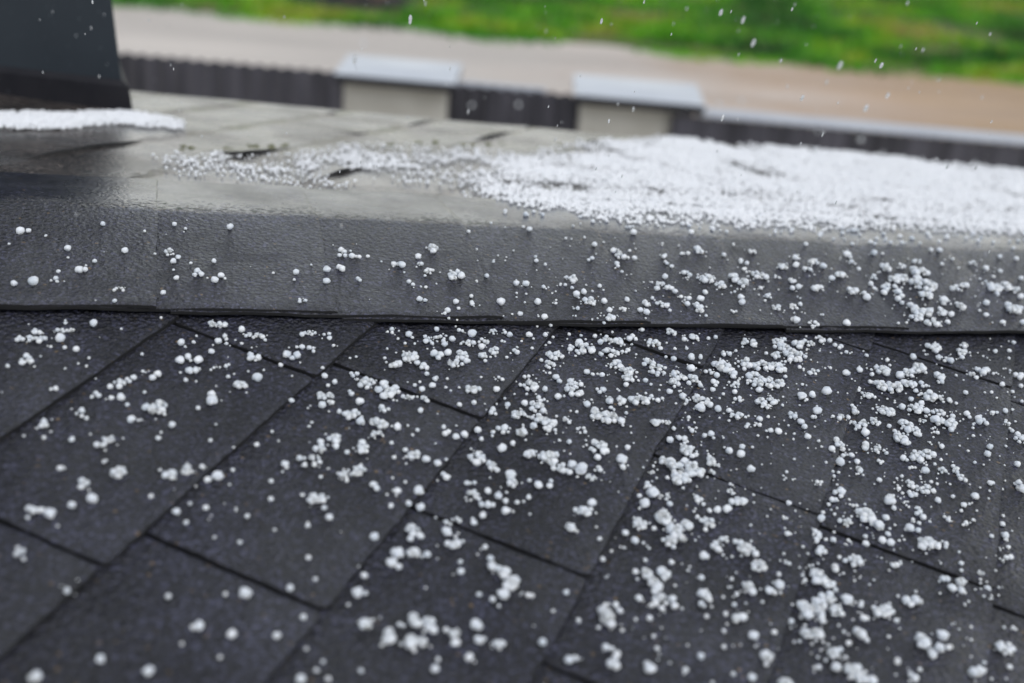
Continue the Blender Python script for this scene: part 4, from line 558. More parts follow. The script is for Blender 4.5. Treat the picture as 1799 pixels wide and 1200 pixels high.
FALLING = """-0.4491,1.2167,2.4664,0.0042,0.0017,0|small hail pellet falling in front of the chimney, third from left
-0.1398,1.3131,2.4586,0.0114,0.0039,3|long hail pellet falling in front of the green grass, leftmost
-0.2467,1.6320,2.3411,0.0159,0.0055,3|long hail pellet falling in front of the sandy road, leftmost
-0.1449,1.5331,2.4401,0.0053,0.0018,3|small hail pellet falling in front of the green grass, third from left
0.0616,1.2327,2.4888,0.0071,0.0025,8|long hail pellet falling in front of the green grass, second from left
-0.0335,0.6522,2.5369,0.0022,0.0022,0|blurred round hailstone falling in front of the dark fence, leftmost
-0.0079,0.6533,2.5392,0.0024,0.0024,0|blurred round hailstone falling in front of the dark fence, second from left
0.0786,1.2021,2.3953,0.0054,0.0019,4|long hail pellet falling in front of the dark fence, leftmost
0.1163,1.3733,2.3684,0.0065,0.0023,4|long hail pellet falling in front of the dark fence, second from left
0.1034,1.4499,2.3545,0.0043,0.0015,3|small hail pellet falling in front of the dark fence
0.2111,1.4484,2.4737,0.0100,0.0040,10|small hail pellet falling in front of the green grass, seventh from left
0.2537,1.5419,2.4524,0.0106,0.0037,10|long hail pellet falling in front of the green grass, third from left
0.2852,1.6227,2.4112,0.0131,0.0045,16|long hail pellet falling in front of the green grass, fourth from left
0.4356,1.7470,2.3677,0.0137,0.0049,18|long hail pellet falling in front of the green grass, sixth from left
0.3794,1.3400,2.4490,0.0086,0.0030,18|long hail pellet falling in front of the green grass, seventh from left
0.4536,1.5458,2.3731,0.0100,0.0034,18|long hail pellet falling in front of the sandy road, fourth from left
0.4352,1.5666,2.3500,0.0129,0.0045,18|long hail pellet falling in front of the sandy road, third from left
0.2967,1.3268,2.4087,0.0094,0.0032,15|long hail pellet falling in front of the sandy road, second from left
0.1830,1.1411,2.4238,0.0081,0.0028,14|long hail pellet falling in front of the dark fence, third from left
0.4136,1.7048,2.2527,0.0112,0.0039,14|long hail pellet falling in front of the dark fence, fourth from left
0.4647,1.3040,2.3517,0.0071,0.0024,14|long hail pellet falling in front of the dark fence, fifth from left
0.4998,1.3138,2.3506,0.0055,0.0019,14|long hail pellet falling in front of the dark fence, sixth from left
0.3423,1.7074,2.3744,0.0060,0.0021,5|small hail pellet falling in front of the green grass, eighth from left
0.4815,1.5333,2.4362,0.0062,0.0021,14|long hail pellet falling in front of the green grass, ninth from left
0.1020,0.6577,2.5488,0.0024,0.0024,0|blurred round hailstone falling in front of the sandy road, second from left
0.1144,0.6587,2.5509,0.0024,0.0024,0|blurred round hailstone falling in front of the sandy road, third from left
0.1578,0.6533,2.5392,0.0018,0.0018,0|blurred round hailstone falling in front of the dark fence, third from left
0.1819,0.6522,2.5368,0.0026,0.0026,0|blurred round hailstone falling in front of the dark fence, fourth from left
0.1945,0.6493,2.5307,0.0023,0.0023,0|blurred round hailstone falling in front of the dark fence, fifth from left
0.2456,0.6488,2.5296,0.0024,0.0024,0|blurred round hailstone falling in front of the dark fence, sixth from left
0.4822,1.6428,2.4766,0.0065,0.0023,14|long hail pellet falling in front of the green grass, eighth from left
0.2676,1.3220,2.5034,0.0053,0.0018,12|long hail pellet falling in front of the green grass, fifth from left
0.1997,1.6954,2.4364,0.0058,0.0020,10|small hail pellet falling in front of the green grass, sixth from left
-0.4622,1.5672,2.4061,0.0036,0.0013,0|small hail pellet falling in front of the green grass, leftmost
-0.0956,0.6644,2.5631,0.0025,0.0025,0|blurred round hailstone falling in front of the sandy road, leftmost
-0.2998,1.4260,2.4285,0.0037,0.0013,2|small hail pellet falling in front of the green grass, second from left
-0.4002,1.6116,2.3579,0.0038,0.0013,2|small hail pellet falling in front of the sandy road, leftmost
0.0098,1.7047,2.3874,0.0049,0.0017,5|small hail pellet falling in front of the green grass, fourth from left
0.1336,1.2348,2.4816,0.0036,0.0012,6|small hail pellet falling in front of the green grass, fifth from left
0.5580,1.6790,2.3730,0.0059,0.0020,15|small hail pellet falling in front of the sandy road, second from left
0.5206,1.4267,2.4792,0.0049,0.0017,15|small hail pellet falling in front of the green grass, ninth from left
-0.5989,1.4448,2.3963,0.0030,0.0010,0|small hail pellet falling in front of the chimney, leftmost
-0.4674,1.2394,2.4290,0.0026,0.0009,0|small hail pellet falling in front of the chimney, second from left"""

# ---------------------------------------------------------------- ground, road, grass
def sheet(name, x0, x1, y0, y1, nx, ny, z, mat, wob=0.0, yedge=None):
    xs = np.linspace(x0, x1, nx); v = []
    for j in range(ny):
        for i in range(nx):
            b = j / (ny - 1); ye = y1 + (yedge(xs[i]) if yedge else 0)
            y = y0 + (ye - y0) * b
            v.append((xs[i], y, z + (wob * noise.noise((xs[i] * .6, y * .6, 3.1)) if wob else 0)))
    f = np.array([[j * nx + i, j * nx + i + 1, (j + 1) * nx + i + 1, (j + 1) * nx + i] for j in range(ny - 1) for i in range(nx - 1)])
    return mesh_np(name, np.array(v), f, mat)

g = NT('sandy_ground')
xyz = g.t.nodes.new('ShaderNodeSeparateXYZ'); g.link(g.tc.outputs['Object'], xyz.inputs[0])
turf = g.ramp(g.noise(0.9, 5), [(0.35, (0.035, 0.075, 0.012)), (0.55, (0.09, 0.12, 0.02)), (0.7, (0.16, 0.11, 0.045))])
sand = g.ramp(g.noise(0.12, 6), [(0.35, (0.40, 0.36, 0.31)), (0.65, (0.48, 0.44, 0.39))])  # unseen ground past the grass, made pale to brighten the far slope's reflection
near = g.math('LESS_THAN', g.math('ABSOLUTE', g.math('SUBTRACT', xyz.outputs[1], 20.0)), 7.0)
g.set(Base_Color=g.mix(near, sand, turf), Roughness=0.9)
tag(sheet('ground', -300, 300, -120, 900, 60, 60, 0.0, g.m), kind='structure')

r = NT('wet_sandy_road')
xyz = r.t.nodes.new('ShaderNodeSeparateXYZ'); r.link(r.tc.outputs['Object'], xyz.inputs[0])
# the soil itself turns from pale grey gravel to brown sand towards +X
soil = r.math('ADD', r.math('MULTIPLY', xyz.outputs[0], 0.11), r.math('MULTIPLY', r.noise(0.55, 4, vec=r.coord((1, 1.6, 1))), 0.75))
c = r.ramp(soil, [(0.30, (0.56, 0.505, 0.455)), (0.50, (0.53, 0.455, 0.40)), (0.74, (0.44, 0.31, 0.215)), (1.0, (0.41, 0.27, 0.15))])
band = r.ramp(r.noise(0.8, 3, vec=r.coord((0.25, 1.4, 1))), [(0.35, 0.82), (0.65, 1.12)])
c = r.mix(1.0, c, band, 'MULTIPLY')
c = r.mix(1.0, c, r.ramp(r.noise(60, 3), [(0.3, 0.8), (0.7, 1.15)]), 'MULTIPLY')
r.set(Base_Color=c, Roughness=0.55, Normal=r.bump(r.noise(40, 4), 0.5, 0.02))
edge = lambda x: 0.22 * noise.noise((x * .8, 0, 0)) + 0.1 * noise.noise((x * 2.7, 4, 0))
tag(sheet('road', -60, 60, 4.9, 13.9, 481, 24, 0.03, r.m, 0.02, edge), kind='structure')

gm = NT('grass_blades')
p = gm.noise(0.95, 3, 0.6, vec=gm.coord((0.5, 0.9, 1)))
c = gm.ramp(p, [(0.41, (0.010, 0.085, 0.010)), (0.47, (0.050, 0.27, 0.008)), (0.54, (0.15, 0.50, 0.008)), (0.60, (0.38, 0.52, 0.02)), (0.67, (0.42, 0.30, 0.11))])
c = gm.mix(gm.ramp(gm.noise(7, 3), [(0.3, 0.0), (0.7, 0.3)]), c, (0.055, 0.16, 0.014))
gm.set(Base_Color=c, Roughness=0.5, Subsurface_Weight=0.0)
NB = 90000
gx = RNG.uniform(-10.5, 13.5, NB); gy = 13.85 + RNG.uniform(0, 1, NB) ** 1.2 * 12.0
gy = gy + np.array([edge(x) for x in gx]) - .15 + RNG.normal(0, .05, NB)
dens = np.array([noise.noise((x * .75, y * 1.3, 9.0)) for x, y in zip(gx, gy)])
keep = (dens > -0.33) & (((gx + 2.45) / .95) ** 2 + ((gy - 15.75) / .85) ** 2 > 1)
gx, gy, dens = gx[keep], gy[keep], dens[keep]
nb = len(gx)
hgt = RNG.uniform(.05, .13, nb) * (1 + .9 * np.clip(dens, -.4, .6)); az = RNG.uniform(0, 2 * np.pi, nb); wd = RNG.uniform(.008, .016, nb)
lean = RNG.uniform(.1, .6, nb) * hgt; la = RNG.uniform(0, 2 * np.pi, nb)
ca, sa = np.cos(az) * wd, np.sin(az) * wd
P0 = np.stack([gx - ca, gy - sa, np.full(nb, -.01)], 1); P1 = np.stack([gx + ca, gy + sa, np.full(nb, -.01)], 1)
mx, my = gx + np.cos(la) * lean * .35, gy + np.sin(la) * lean * .35
P2 = np.stack([mx + ca * .8, my + sa * .8, hgt * .55], 1); P3 = np.stack([mx - ca * .8, my - sa * .8, hgt * .55], 1)
P4 = np.stack([gx + np.cos(la) * lean, gy + np.sin(la) * lean, hgt], 1)
V = np.stack([P0, P1, P2, P3, P4], 1).reshape(-1, 3); b = (np.arange(nb) * 5)[:, None]
F = np.concatenate([b + np.array([[0, 1, 2]]), b + np.array([[0, 2, 3]]), b + np.array([[3, 2, 4]])])
tag(mesh_np('grass', V, F, gm.m, smooth=False), 'bright green patchy grass growing beyond the sandy road', 'grass', kind='stuff')

sm = NT('dark_soil')
c = sm.ramp(sm.noise(3.5, 4), [(0.45, (0.010, 0.009, 0.008)), (0.6, (0.028, 0.02, 0.014)), (0.72, (0.13, 0.07, 0.04))])
sm.set(Base_Color=c, Roughness=0.8, Normal=sm.bump(sm.noise(14, 4), 0.7, 0.05))
V, F = [], []
NR, NA = 12, 36
for i in range(NR):
    t = i / (NR - 1)
    for k in range(NA):
        a = 2 * math.pi * k / NA
        rr = t * (0.80 + .08 * noise.noise((math.cos(a) * 2, math.sin(a) * 2, 0)))
        V.append((rr * math.cos(a), rr * .85 * math.sin(a), 0.16 * (1 - t ** 1.5) + .04 * noise.noise((rr * 8, a * 3, 1)) - .03 * t))
for i in range(NR - 1):
    for k in range(NA):
        F.append((i * NA + k, i * NA + (k + 1) % NA, (i + 1) * NA + (k + 1) % NA, (i + 1) * NA + k))
mo = mesh_np('soil_mound', np.array(V), F, sm.m)
mo.location = (-2.45, 15.80, 0.03)
tag(mo, 'low dark mound of bare soil in the grass at the top edge', 'soil mound')

# ---------------------------------------------------------------- fence: two pillars and dark corrugated sheets
FY = 5.0
fm = NT('dark_corrugated_steel')
st = fm.noise(13, 4, vec=fm.coord((1, 1, .10)))
c = fm.ramp(st, [(0.35, (0.020, 0.020, 0.028)), (0.68, (0.095, 0.092, 0.115))])
fm.set(Base_Color=c, Roughness=0.42, Metallic=0.0, Coat_Weight=0.3, Coat_Roughness=0.25)
rm = NT('pale_steel_rail')
rm.set(Base_Color=rm.mix(rm.noise(4, 3), (0.36, 0.38, 0.43), (0.50, 0.52, 0.56)), Roughness=0.35)
km = NT('pale_steel_cap')
c = km.ramp(km.noise(5, 4), [(0.3, (0.42, 0.45, 0.51)), (0.7, (0.52, 0.55, 0.61))])
km.set(Base_Color=c, Roughness=0.3, Metallic=0.0, Coat_Weight=0.6, Coat_Roughness=0.15)
kd = NT('dark_cap_edge'); kd.set(Base_Color=(0.018, 0.019, 0.025), Roughness=0.55)
pm = NT('rendered_pillar')
c = pm.ramp(pm.noise(7, 5), [(0.3, (0.46, 0.44, 0.39)), (0.7, (0.58, 0.56, 0.51))])
c = pm.mix(pm.ramp(pm.noise(4, 3, vec=pm.coord((1, 1, .3))), [(0.45, 0.0), (0.8, 0.35)]), c, (0.26, 0.23, 0.18))
pm.set(Base_Color=c, Roughness=0.8, Normal=pm.bump(pm.noise(90, 4), 0.5, 0.004))

fence = empty('fence', Matrix.Translation((0, FY, 0)))
tag(fence, 'dark corrugated sheet fence with two pale capped pillars beside the sandy road', 'fence')

def sheet_panel(x0, x1, y, ztop):
    per, amp, th = 0.062, 0.003, 0.002
    n = int((x1 - x0) / per * 8); V = []
    for i in range(n + 1):
        x = x0 + (x1 - x0) * i / n
        ph = (x / per) % 1.0
        w = max(-1, min(1, 2.2 * math.sin(2 * math.pi * ph)))
        zt = ztop + 0.004 * w + .002 * noise.noise((x * 9, 0, 0))
        for (yy, zz) in ((-th, 0.02), (-th, zt), (th, zt), (th, 0.02)):
            V.append((x, y + amp * w + yy, zz))
    F = []
    for i in range(n):
        for k in range(4):
            F.append((i * 4 + k, (i + 1) * 4 + k, (i + 1) * 4 + (k + 1) % 4, i * 4 + (k + 1) % 4))
    F += [(3, 2, 1, 0), (n * 4, n * 4 + 1, n * 4 + 2, n * 4 + 3)]
    return mesh_np('sheet_panel', np.array(V), F, fm.m, fence, smooth=False)

sheet_panel(-4.6, -0.805, 0.03, 1.533)
sheet_panel(-0.358, 0.198, 0.03, 1.523)
sheet_panel(0.585, 5.2, -0.035, 1.495)
rail = MB(); rail.box(-0.355, 0.05, 0.045, 0.09, 1.50, 1.532); rail.build('top_rail', rm.m, fence, 0.004)
rail = MB(); rail.loft([[(x, -0.052, 1.497), (x, -0.052, 1.506), (x, -.04, 1.512), (x, 0.06, 1.514), (x, 0.06, 1.497)] for x in (0.69, 5.2)]); rail.build('top_rail', rm.m, fence)

def pillar(x0, x1, cx0, cx1):
    m = MB(); m.box(x0, x1, 0.0, 0.27, 0.0, 1.511)
    po = m.build('pillar', pm.m, fence, 0.006)
    m = MB(); m.box(cx0 + .002, cx1 - .002, -0.068, 0.328, 1.511, 1.546); m.build('cap_edge', kd.m, po, 0.003)
    m = MB()
    m.loft([[(cx0, -.07, 1.546), (cx1, -.07, 1.546), (cx1, .33, 1.546), (cx0, .33, 1.546)],
            [(cx0, -.07, 1.549), (cx1, -.07, 1.549), (cx1, .33, 1.549), (cx0, .33, 1.549)],
            [(cx0 + .18, .10, 1.554), (cx1 - .18, .10, 1.554), (cx1 - .18, .16, 1.554), (cx0 + .18, .16, 1.554)]])
    m.build('cap', km.m, po)

pillar(-0.80, -0.363, -0.833, -0.325)
pillar(0.203, 0.68, 0.168, 0.715)

# ---------------------------------------------------------------- the roof
VB, BA = 0.19, math.radians(15.5)
CB, SB = math.cos(BA), math.sin(BA)
ROOF_M = Matrix([[ROOF_X[i], ROOF_Y[i], ROOF_Z[i], ROOF_O[i]] for i in range(3)] + [[0, 0, 0, 1]])
roof = empty('house_roof', ROOF_M)
tag(roof, 'dark grey wet shingle roof with a capped ridge, scattered with hailstones', 'roof')

fx, fy = COURSE_O
def front_pt(p, q, z):
    return (fx + p * COURSE_P[0] + q * COURSE_Q[0], fy + p * COURSE_P[1] + q * COURSE_Q[1], z)
def back_us(u, s, h):
    """point on the far slope: u along the ridge, s down the slope, h above it"""
    return (u, VB + s * CB + h * SB, -s * SB + h * CB)
def back_pt(p, q, z):
    return back_us(p * COURSE_P[0] + q * COURSE_Q[0], p * COURSE_P[1] + q * COURSE_Q[1], z)

def tab_geo(pt, p0, p1, q0, w, seed, fine=True, t=0.0042):
    """one shingle tab: bevelled, slightly curled slab with worn edges and rounded lower corners"""
    L = p1 - p0
    qlen = w + 0.012
    e = [0.0, 0.0012, 0.004, 0.010]
    na = 26 if fine else 14
    A = sorted(set([x for x in e] + [L - x for x in e] + list(np.linspace(.016, L - .016, na))))
    nbq = 16 if fine else 5
    B = e + list(np.linspace(.016, qlen, nbq))
    R = 0.005
    V = []
    for b in B:
        for a in A:
            d0, d1 = a, L - a
            d = min(d0, d1)
            rq = 0.0
            if d < R: rq = (R - math.sqrt(max(0, R * R - (R - d) ** 2))) * max(0.0, 1 - b / .03)
            k = max(0, 1 - b / .02)
            p, q = p0 + a, q0 + b + rq
            jq = (.0012 * noise.noise((p * 34, seed, 1)) + .0007 * noise.noise((p * 130, seed, 2)) + .0022 * noise.noise((p * 7, seed, 5))) * k
            s0 = max(0, 1 - d0 / .02); s1 = max(0, 1 - d1 / .02)
            jp = (.0012 * noise.noise((q * 34, seed, 3)) + .0006 * noise.noise((q * 130, seed, 4))) * (s0 + s1)
            edge_d = min(b, d)
            drop = .0011 * max(0, 1 - edge_d / .0035) ** 2 if fine else 0
            sz = seed if t > .001 else 0.0
            z = -t * b / w - drop + .0007 * noise.noise((p * 22, q * 22, sz)) + .0011 * noise.noise((p * 5, q * 5, sz + 3))
            if fine: z += .0008 * max(0, 1 - b / .03) * noise.noise((p * 11, seed, 8))
            else: z += .011 * max(0, 1 - b / .04) * max(0, noise.noise((p * 8, seed * 1.7, 4)) - .14)
            V.append(pt(p + jp, q + jq, z))
    na_, nb_ = len(A), len(B)
    F = [(j * na_ + i, j * na_ + i + 1, (j + 1) * na_ + i + 1, (j + 1) * na_ + i) for j in range(nb_ - 1) for i in range(na_ - 1)]
    ring = [i for i in range(na_)] + [j * na_ + na_ - 1 for j in range(1, nb_)] + [(nb_ - 1) * na_ + i for i in range(na_ - 2, -1, -1)] + [j * na_ for j in range(nb_ - 2, 0, -1)]
    o0 = np.array(pt(0, 0, 0)); o1 = np.array(pt(0, 0, -0.0046)); dn = o1 - o0
    b0 = len(V)
    for i in ring: V.append(tuple(np.array(V[i]) + dn))
    n = len(ring)
    for k in range(n):
        F.append((ring[(k + 1) % n], ring[k], b0 + k, b0 + (k + 1) % n))
    return V, F, (na_ - 1) * (nb_ - 1)

SLOTS = {0: [.4787, .7518], 1: [.5232, .7838], 2: [.6546, .9888], 3: [.5646, .8335, 1.1354], 4: [.8259, 1.1653], 5: [.8127]}
W = COURSE_W
LIPS = {}
def edges_black(o, n_top):
    o.data.materials.append(M_CUT)
    idx = np.zeros(len(o.data.polygons), dtype=np.int32); idx[n_top:] = 1
    o.data.polygons.foreach_set('material_index', idx)
    sm_ = np.ones(len(idx), dtype=bool); sm_[n_top:] = False
    o.data.polygons.foreach_set('use_smooth', sm_)
def clip(bmv, co, no):
    import bmesh
    bm = bmesh.new(); bm.from_mesh(bmv)
    bmesh.ops.bisect_plane(bm, geom=bm.verts[:] + bm.edges[:] + bm.faces[:], plane_co=co, plane_no=no, clear_outer=True)
    n = len(bm.verts)
    if n: bm.to_mesh(bmv)
    bm.free()
    return n

surf_v, surf_f = [], []          # everything hail can lie on
def add_surface(me):
    b = len(surf_v)
    surf_v.extend([tuple(v.co) for v in me.vertices]); surf_f.extend([tuple(b + i for i in p.vertices) for p in me.polygons])

bsheet = MB()
bsheet.v += [(-1.5, -1.0, -0.0135), (1.9, -1.0, -0.0135), (1.9, VB, -0.0135), (-1.5, VB, -0.0135)]
bsheet.f.append((0, 1, 2, 3))
front = bsheet.build('near_slope', M_SHINGLE, roof)
add_surface(front.data)
for i in range(-9, 14):
    q0 = COURSE_Q0 - (i + 1) * W
    sl = list(SLOTS.get(i, [.60 + (.165 if i % 2 else 0)]))
    while min(sl) > -1.3: sl.insert(0, min(sl) - .333)
    while max(sl) < 2.9: sl.append(max(sl) + .333)
    for a, b in zip(sl[:-1], sl[1:]):
        gap = .0018
        cs = [front_pt(p, q, 0) for p in (a, b) for q in (q0, q0 + W)]
        if max(c[0] for c in cs) < -1.05 or min(c[0] for c in cs) > 1.35 or max(c[1] for c in cs) < -.82 or min(c[1] for c in cs) > .14: continue
        vis = not (max(c[0] for c in cs) < -.6 or min(c[0] for c in cs) > .8 or max(c[1] for c in cs) < -.5)
        V, F, nt = tab_geo(front_pt, a + gap, b - gap, q0, W, i * 7.3 + a * 3.1, True)
        o = mesh_np('shingle', np.array(V), F, M_SHINGLE, front)
        edges_black(o, nt)
        if clip(o.data, (0, .155, 0), (0, 1, 0)) == 0:
            bpy.data.objects.remove(o); continue
        add_surface(o.data)

# ridge cap: folded pieces, each lapping the next one down the ridge
def cap_piece(xl, xr, vf, seed):
    R = .042
    path = [(vf, 0), (vf + .0012, 0), (vf + .004, 0), (vf + .012, 0)]
    y1 = VB - R * math.tan(BA / 2)
    path += [(y, 0) for y in np.linspace(vf + .025, y1, 9)]
    for k in range(1, 9):
        a = BA * k / 8
        path.append((y1 + R * math.sin(a), -R * (1 - math.cos(a))))
    ye, ze = path[-1]
    for s in list(np.linspace(.02, .135, 6)) + [.142, .1445, .1455]:
        path.append((ye + s * CB, ze - s * SB))
    xs = list(np.linspace(xl, xr - .014, 26)) + [xr - .008, xr - .003, xr - .001, xr]
    L = xr - xl
    V = []
    for x in xs:
        fr = (x - xl) / L
        for j, (y, z) in enumerate(path):
            k = max(0, 1 - j / 4)
            yy = y + k * (.0016 * noise.noise((x * 22, seed, 0)) + .0022 * noise.noise((x * 6, seed, 4)) + .0006 * noise.noise((x * 120, seed, 1)))
            dr = .0009 * max(0, 1 - (y - vf) / .004) + .0010 * max(0, 1 - (xr - x) / .004)
            zz = z + .0038 + .0052 * fr - dr + .0012 * noise.noise((x * 9, y * 12, seed)) + .0006 * noise.noise((x * 40, y * 40, seed))
            zz += .0014 * max(0, 1 - (y - vf) / .03) * noise.noise((x * 14, seed, 7))
            jx = (.0015 * noise.noise((y * 30, seed, 3)) + .0007 * noise.noise((y * 120, seed, 2))) * max(0, 1 - (xr - x) / .012)
            V.append((x + jx, yy, zz))
    m, n = len(path), len(xs)
    F = [(i * m + j, (i + 1) * m + j, (i + 1) * m + j + 1, i * m + j + 1) for i in range(n - 1) for j in range(m - 1)]
    ring = [j for j in range(m)] + [i * m + m - 1 for i in range(1, n)] + [(n - 1) * m + j for j in range(m - 2, -1, -1)] + [i * m for i in range(n - 2, 0, -1)]
    b0 = len(V)
    for i in ring: V.append((V[i][0], V[i][1], V[i][2] - .0030))
    k = len(ring)
    for i in range(k): F.append((ring[i], ring[(i + 1) % k], b0 + (i + 1) % k, b0 + i))
    o = mesh_np('ridge_shingle', np.array(V), F, M_CAP, roof)
    edges_black(o, (n - 1) * (m - 1))
    add_surface(o.data)

joints = [-1.13, -.97, -.81, -.65, -.487, -.325, -.166, -.008, .143, .291, .441, .60, .76, .92, 1.08, 1.24, 1.4]
vfs = [.008, .004, .010, .006, .006, .0085, .0095, .0065, .0035, .0045, .0062, .004, .007, .005, .007, .005, .005]
for k, xr in enumerate(joints):
    cap_piece(xr - .155 - .15, xr, vfs[k], k * 3.7 + 1)

# far slope
def eave_s(u): return EAVE[0] * u + EAVE[1]
V, F = [], []
for u in (-1.7, 2.3):
    for s in (0.0, eave_s(u) - .03):
        for h in (-.012, -.045): V.append(back_us(u, s, h))
F = [(0, 4, 6, 2), (1, 3, 7, 5), (0, 1, 5, 4), (2, 6, 7, 3), (0, 2, 3, 1), (4, 5, 7, 6)]
back = mesh_np('far_slope', np.array(V), F, M_BACK, roof, smooth=False)
V, F = [], []
SK = []
for i in range(-14, 16):
    q0 = .255 + i * W
    off = .02 + (.165 if i % 2 else 0) + random.uniform(-.03, .03)
    for k in range(-8, 10):
        a = off + k * .333; b = a + .333
        cs = [(p * COURSE_P[0] + q * COURSE_Q[0], p * COURSE_P[1] + q * COURSE_Q[1]) for p in (a, b) for q in (q0, q0 + W)]
        if max(c[0] for c in cs) < -1.5 or min(c[0] for c in cs) > 2.2 or max(c[1] for c in cs) < .02 or min(c[1] - eave_s(c[0]) for c in cs) > 0: continue
        v, f, nt = tab_geo(back_pt, a, b, q0, W, i * 5.1 + k, False, 0.0)
        n0 = len(V); V += v; F += [tuple(n0 + j for j in x) for x in f]; SK += [0] * nt + [1] * (len(f) - nt)
tabs = mesh_np('shingle_courses', np.array(V), F, M_BACK, back)
tabs.data.materials.append(M_CUT)
tabs.data.polygons.foreach_set('material_index', np.array(SK, dtype=np.int32))
clip(tabs.data, back_us(0, .03, 0), (0, -CB, SB))
d = Vector(back_us(1, eave_s(1), 0)) - Vector(back_us(0, eave_s(0), 0))
clip(tabs.data, back_us(0, eave_s(0), 0), tuple(d.cross(Vector((0, SB, CB))).normalized() * -1) if (d.cross(Vector((0, SB, CB)))).y < 0 else tuple(d.cross(Vector((0, SB, CB))).normalized()))
add_surface(tabs.data); add_surface(back.data)

# eave board under the far edge, and the house wall below
em = NT('dark_eave_board'); em.set(Base_Color=em.mix(em.noise(12, 3), (0.03, 0.03, 0.034), (0.055, 0.053, 0.055)), Roughness=0.5)
m = MB()
m.loft([[back_us(u, eave_s(u) - .032, -.016), back_us(u, eave_s(u) - .012, -.016), back_us(u, eave_s(u) - .012, -.14), back_us(u, eave_s(u) - .032, -.14)] for u in (-1.7, 2.3)])
m.build('eave_board', em.m, back)
wm = NT('house_wall_render'); wm.set(Base_Color=wm.mix(wm.noise(4, 4), (0.36, 0.34, 0.30), (0.44, 0.42, 0.38)), Roughness=0.85, Normal=wm.bump(wm.noise(60, 4), .4, .004))
INV = ROOF_M.inverted()
m = MB()
wpts = [(-1.4, -.9, -.08), (1.8, -.9, -.08), (2.0, VB + (eave_s(2.0) - .4) * CB, -(eave_s(2.0) - .4) * SB - .1), (-1.4, VB + (eave_s(-1.4) - .4) * CB, -(eave_s(-1.4) - .4) * SB - .1)]
top = [Vector(q) for q in wpts]
low = []
for q in top:
    wq = ROOF_M @ q; wq.z = 0.0; low.append(INV @ wq)
m.loft([[tuple(q) for q in low], [tuple(q) for q in top]])
m.build('house_wall', wm.m, roof)

# chimney near the far eave
def rect(cx, cy, w, dpt, z, a):
    # front right corner at (cx, cy); the front runs to the left
    dx, dy = -math.cos(a), math.sin(a); bx, by = -.39, .92
    return [Vector((cx + dx * w * s + bx * dpt * t, cy + dy * w * s + by * dpt * t, z)) for s, t in ((0, 0), (0, 1), (1, 1), (1, 0))]
cm = NT('dark_painted_cladding')
c = cm.ramp(cm.noise(2.2, 4), [(0.3, (0.020, 0.026, 0.034)), (0.7, (0.036, 0.045, 0.055))])
c = cm.mix(cm.ramp(cm.noise(230, 2), [(0.70, 0.0), (0.76, 0.5)]), c, (0.22, 0.24, 0.27))
cm.set(Base_Color=c, Roughness=0.5, Specular_IOR_Level=0.25)
cf = NT('dark_flashing')
c = cf.ramp(cf.noise(11, 4), [(0.35, (0.010, 0.010, 0.014)), (0.66, (0.021, 0.020, 0.024)), (0.8, (0.045, 0.025, 0.018))])
c = cf.mix(cf.ramp(cf.noise(230, 2), [(0.71, 0.0), (0.77, 0.5)]), c, (0.20, 0.22, 0.25))
cf.set(Base_Color=c, Roughness=0.55, Specular_IOR_Level=0.2)
CX, CY, CZ, CA = -0.606, 1.780, 2.199, math.radians(6.5)
def ring(ins, z, sh=0):
    return [tuple(INV @ q) for q in rect(CX - ins, CY + ins * .6, .80 - 2 * ins, .34 - 1.2 * ins, z, CA)]
m = MB(); m.loft([ring(.017, CZ - .1), ring(.018, CZ + .040), ring(.021, CZ + .08), ring(.033, CZ + .22), ring(.036, CZ + .60)])
ch = m.build('chimney', cm.m, roof, .003); ch['label'] = 'dark blue grey clad chimney with a flared base'
m = MB(); m.loft([ring(-.003, CZ - .12), ring(0, CZ + .0), ring(.005, CZ + .037), ring(.017, CZ + .045)])
m.build('base_flashing', cf.m, ch)
m = MB(); m.loft([ring(.01, CZ + .60), ring(.01, CZ + .62), ring(.04, CZ + .64)]); m.build('chimney_cap', cf.m, ch)

# moss in a joint of the far slope
mm = NT('moss'); mm.set(Base_Color=mm.mix(mm.noise(60, 3), (0.10, 0.11, 0.04), (0.18, 0.18, 0.08)), Roughness=0.9, Normal=mm.bump(mm.noise(300, 3), .8, .002))
BV = BVHTree.FromPolygons(surf_v, surf_f)
def ground_at(u, v):
    hit = BV.ray_cast(Vector((u, v, .25)), Vector((0, 0, -1)))
    return (hit[0], hit[1]) if hit[0] is not None else (Vector((u, v, 0)), Vector((0, 0, 1)))

def ico(sub):
    import bmesh
    bm = bmesh.new(); bmesh.ops.create_icosphere(bm, subdivisions=sub, radius=1.0)
    v = np.array([x.co[:] for x in bm.verts]); bm.verts.ensure_lookup_table()
    f = np.array([[q.index for q in x.verts] for x in bm.faces]); bm.free()
    return v, f
ICO1, ICO2, ICO3 = ico(1), ico(2), ico(3)

V, F = [], []
vv, ff = ICO1
for (u0, s0, u1, s1) in MOSS:
    n = max(6, int(abs(u1 - u0) / .005))
    for k in range(n):
        t = random.random()
        if noise.noise((t * 7 + u0 * 10, 0, 0)) < .0: continue
        c = np.array(back_us(u0 + (u1 - u0) * t, s0 + (s1 - s0) * t + random.gauss(0, .008), .002))
        V.append(vv * np.array([random.uniform(.002, .007), random.uniform(.002, .005), random.uniform(.0004, .0009)]) + c)
V2 = np.concatenate(V); F2 = np.concatenate([ff + i * len(vv) for i in range(len(V))])
mo = mesh_np('moss', V2, F2, mm.m); mo.matrix_world = ROOF_M
tag(mo, 'dull green moss along a joint of the far roof slope', 'moss', kind='stuff')

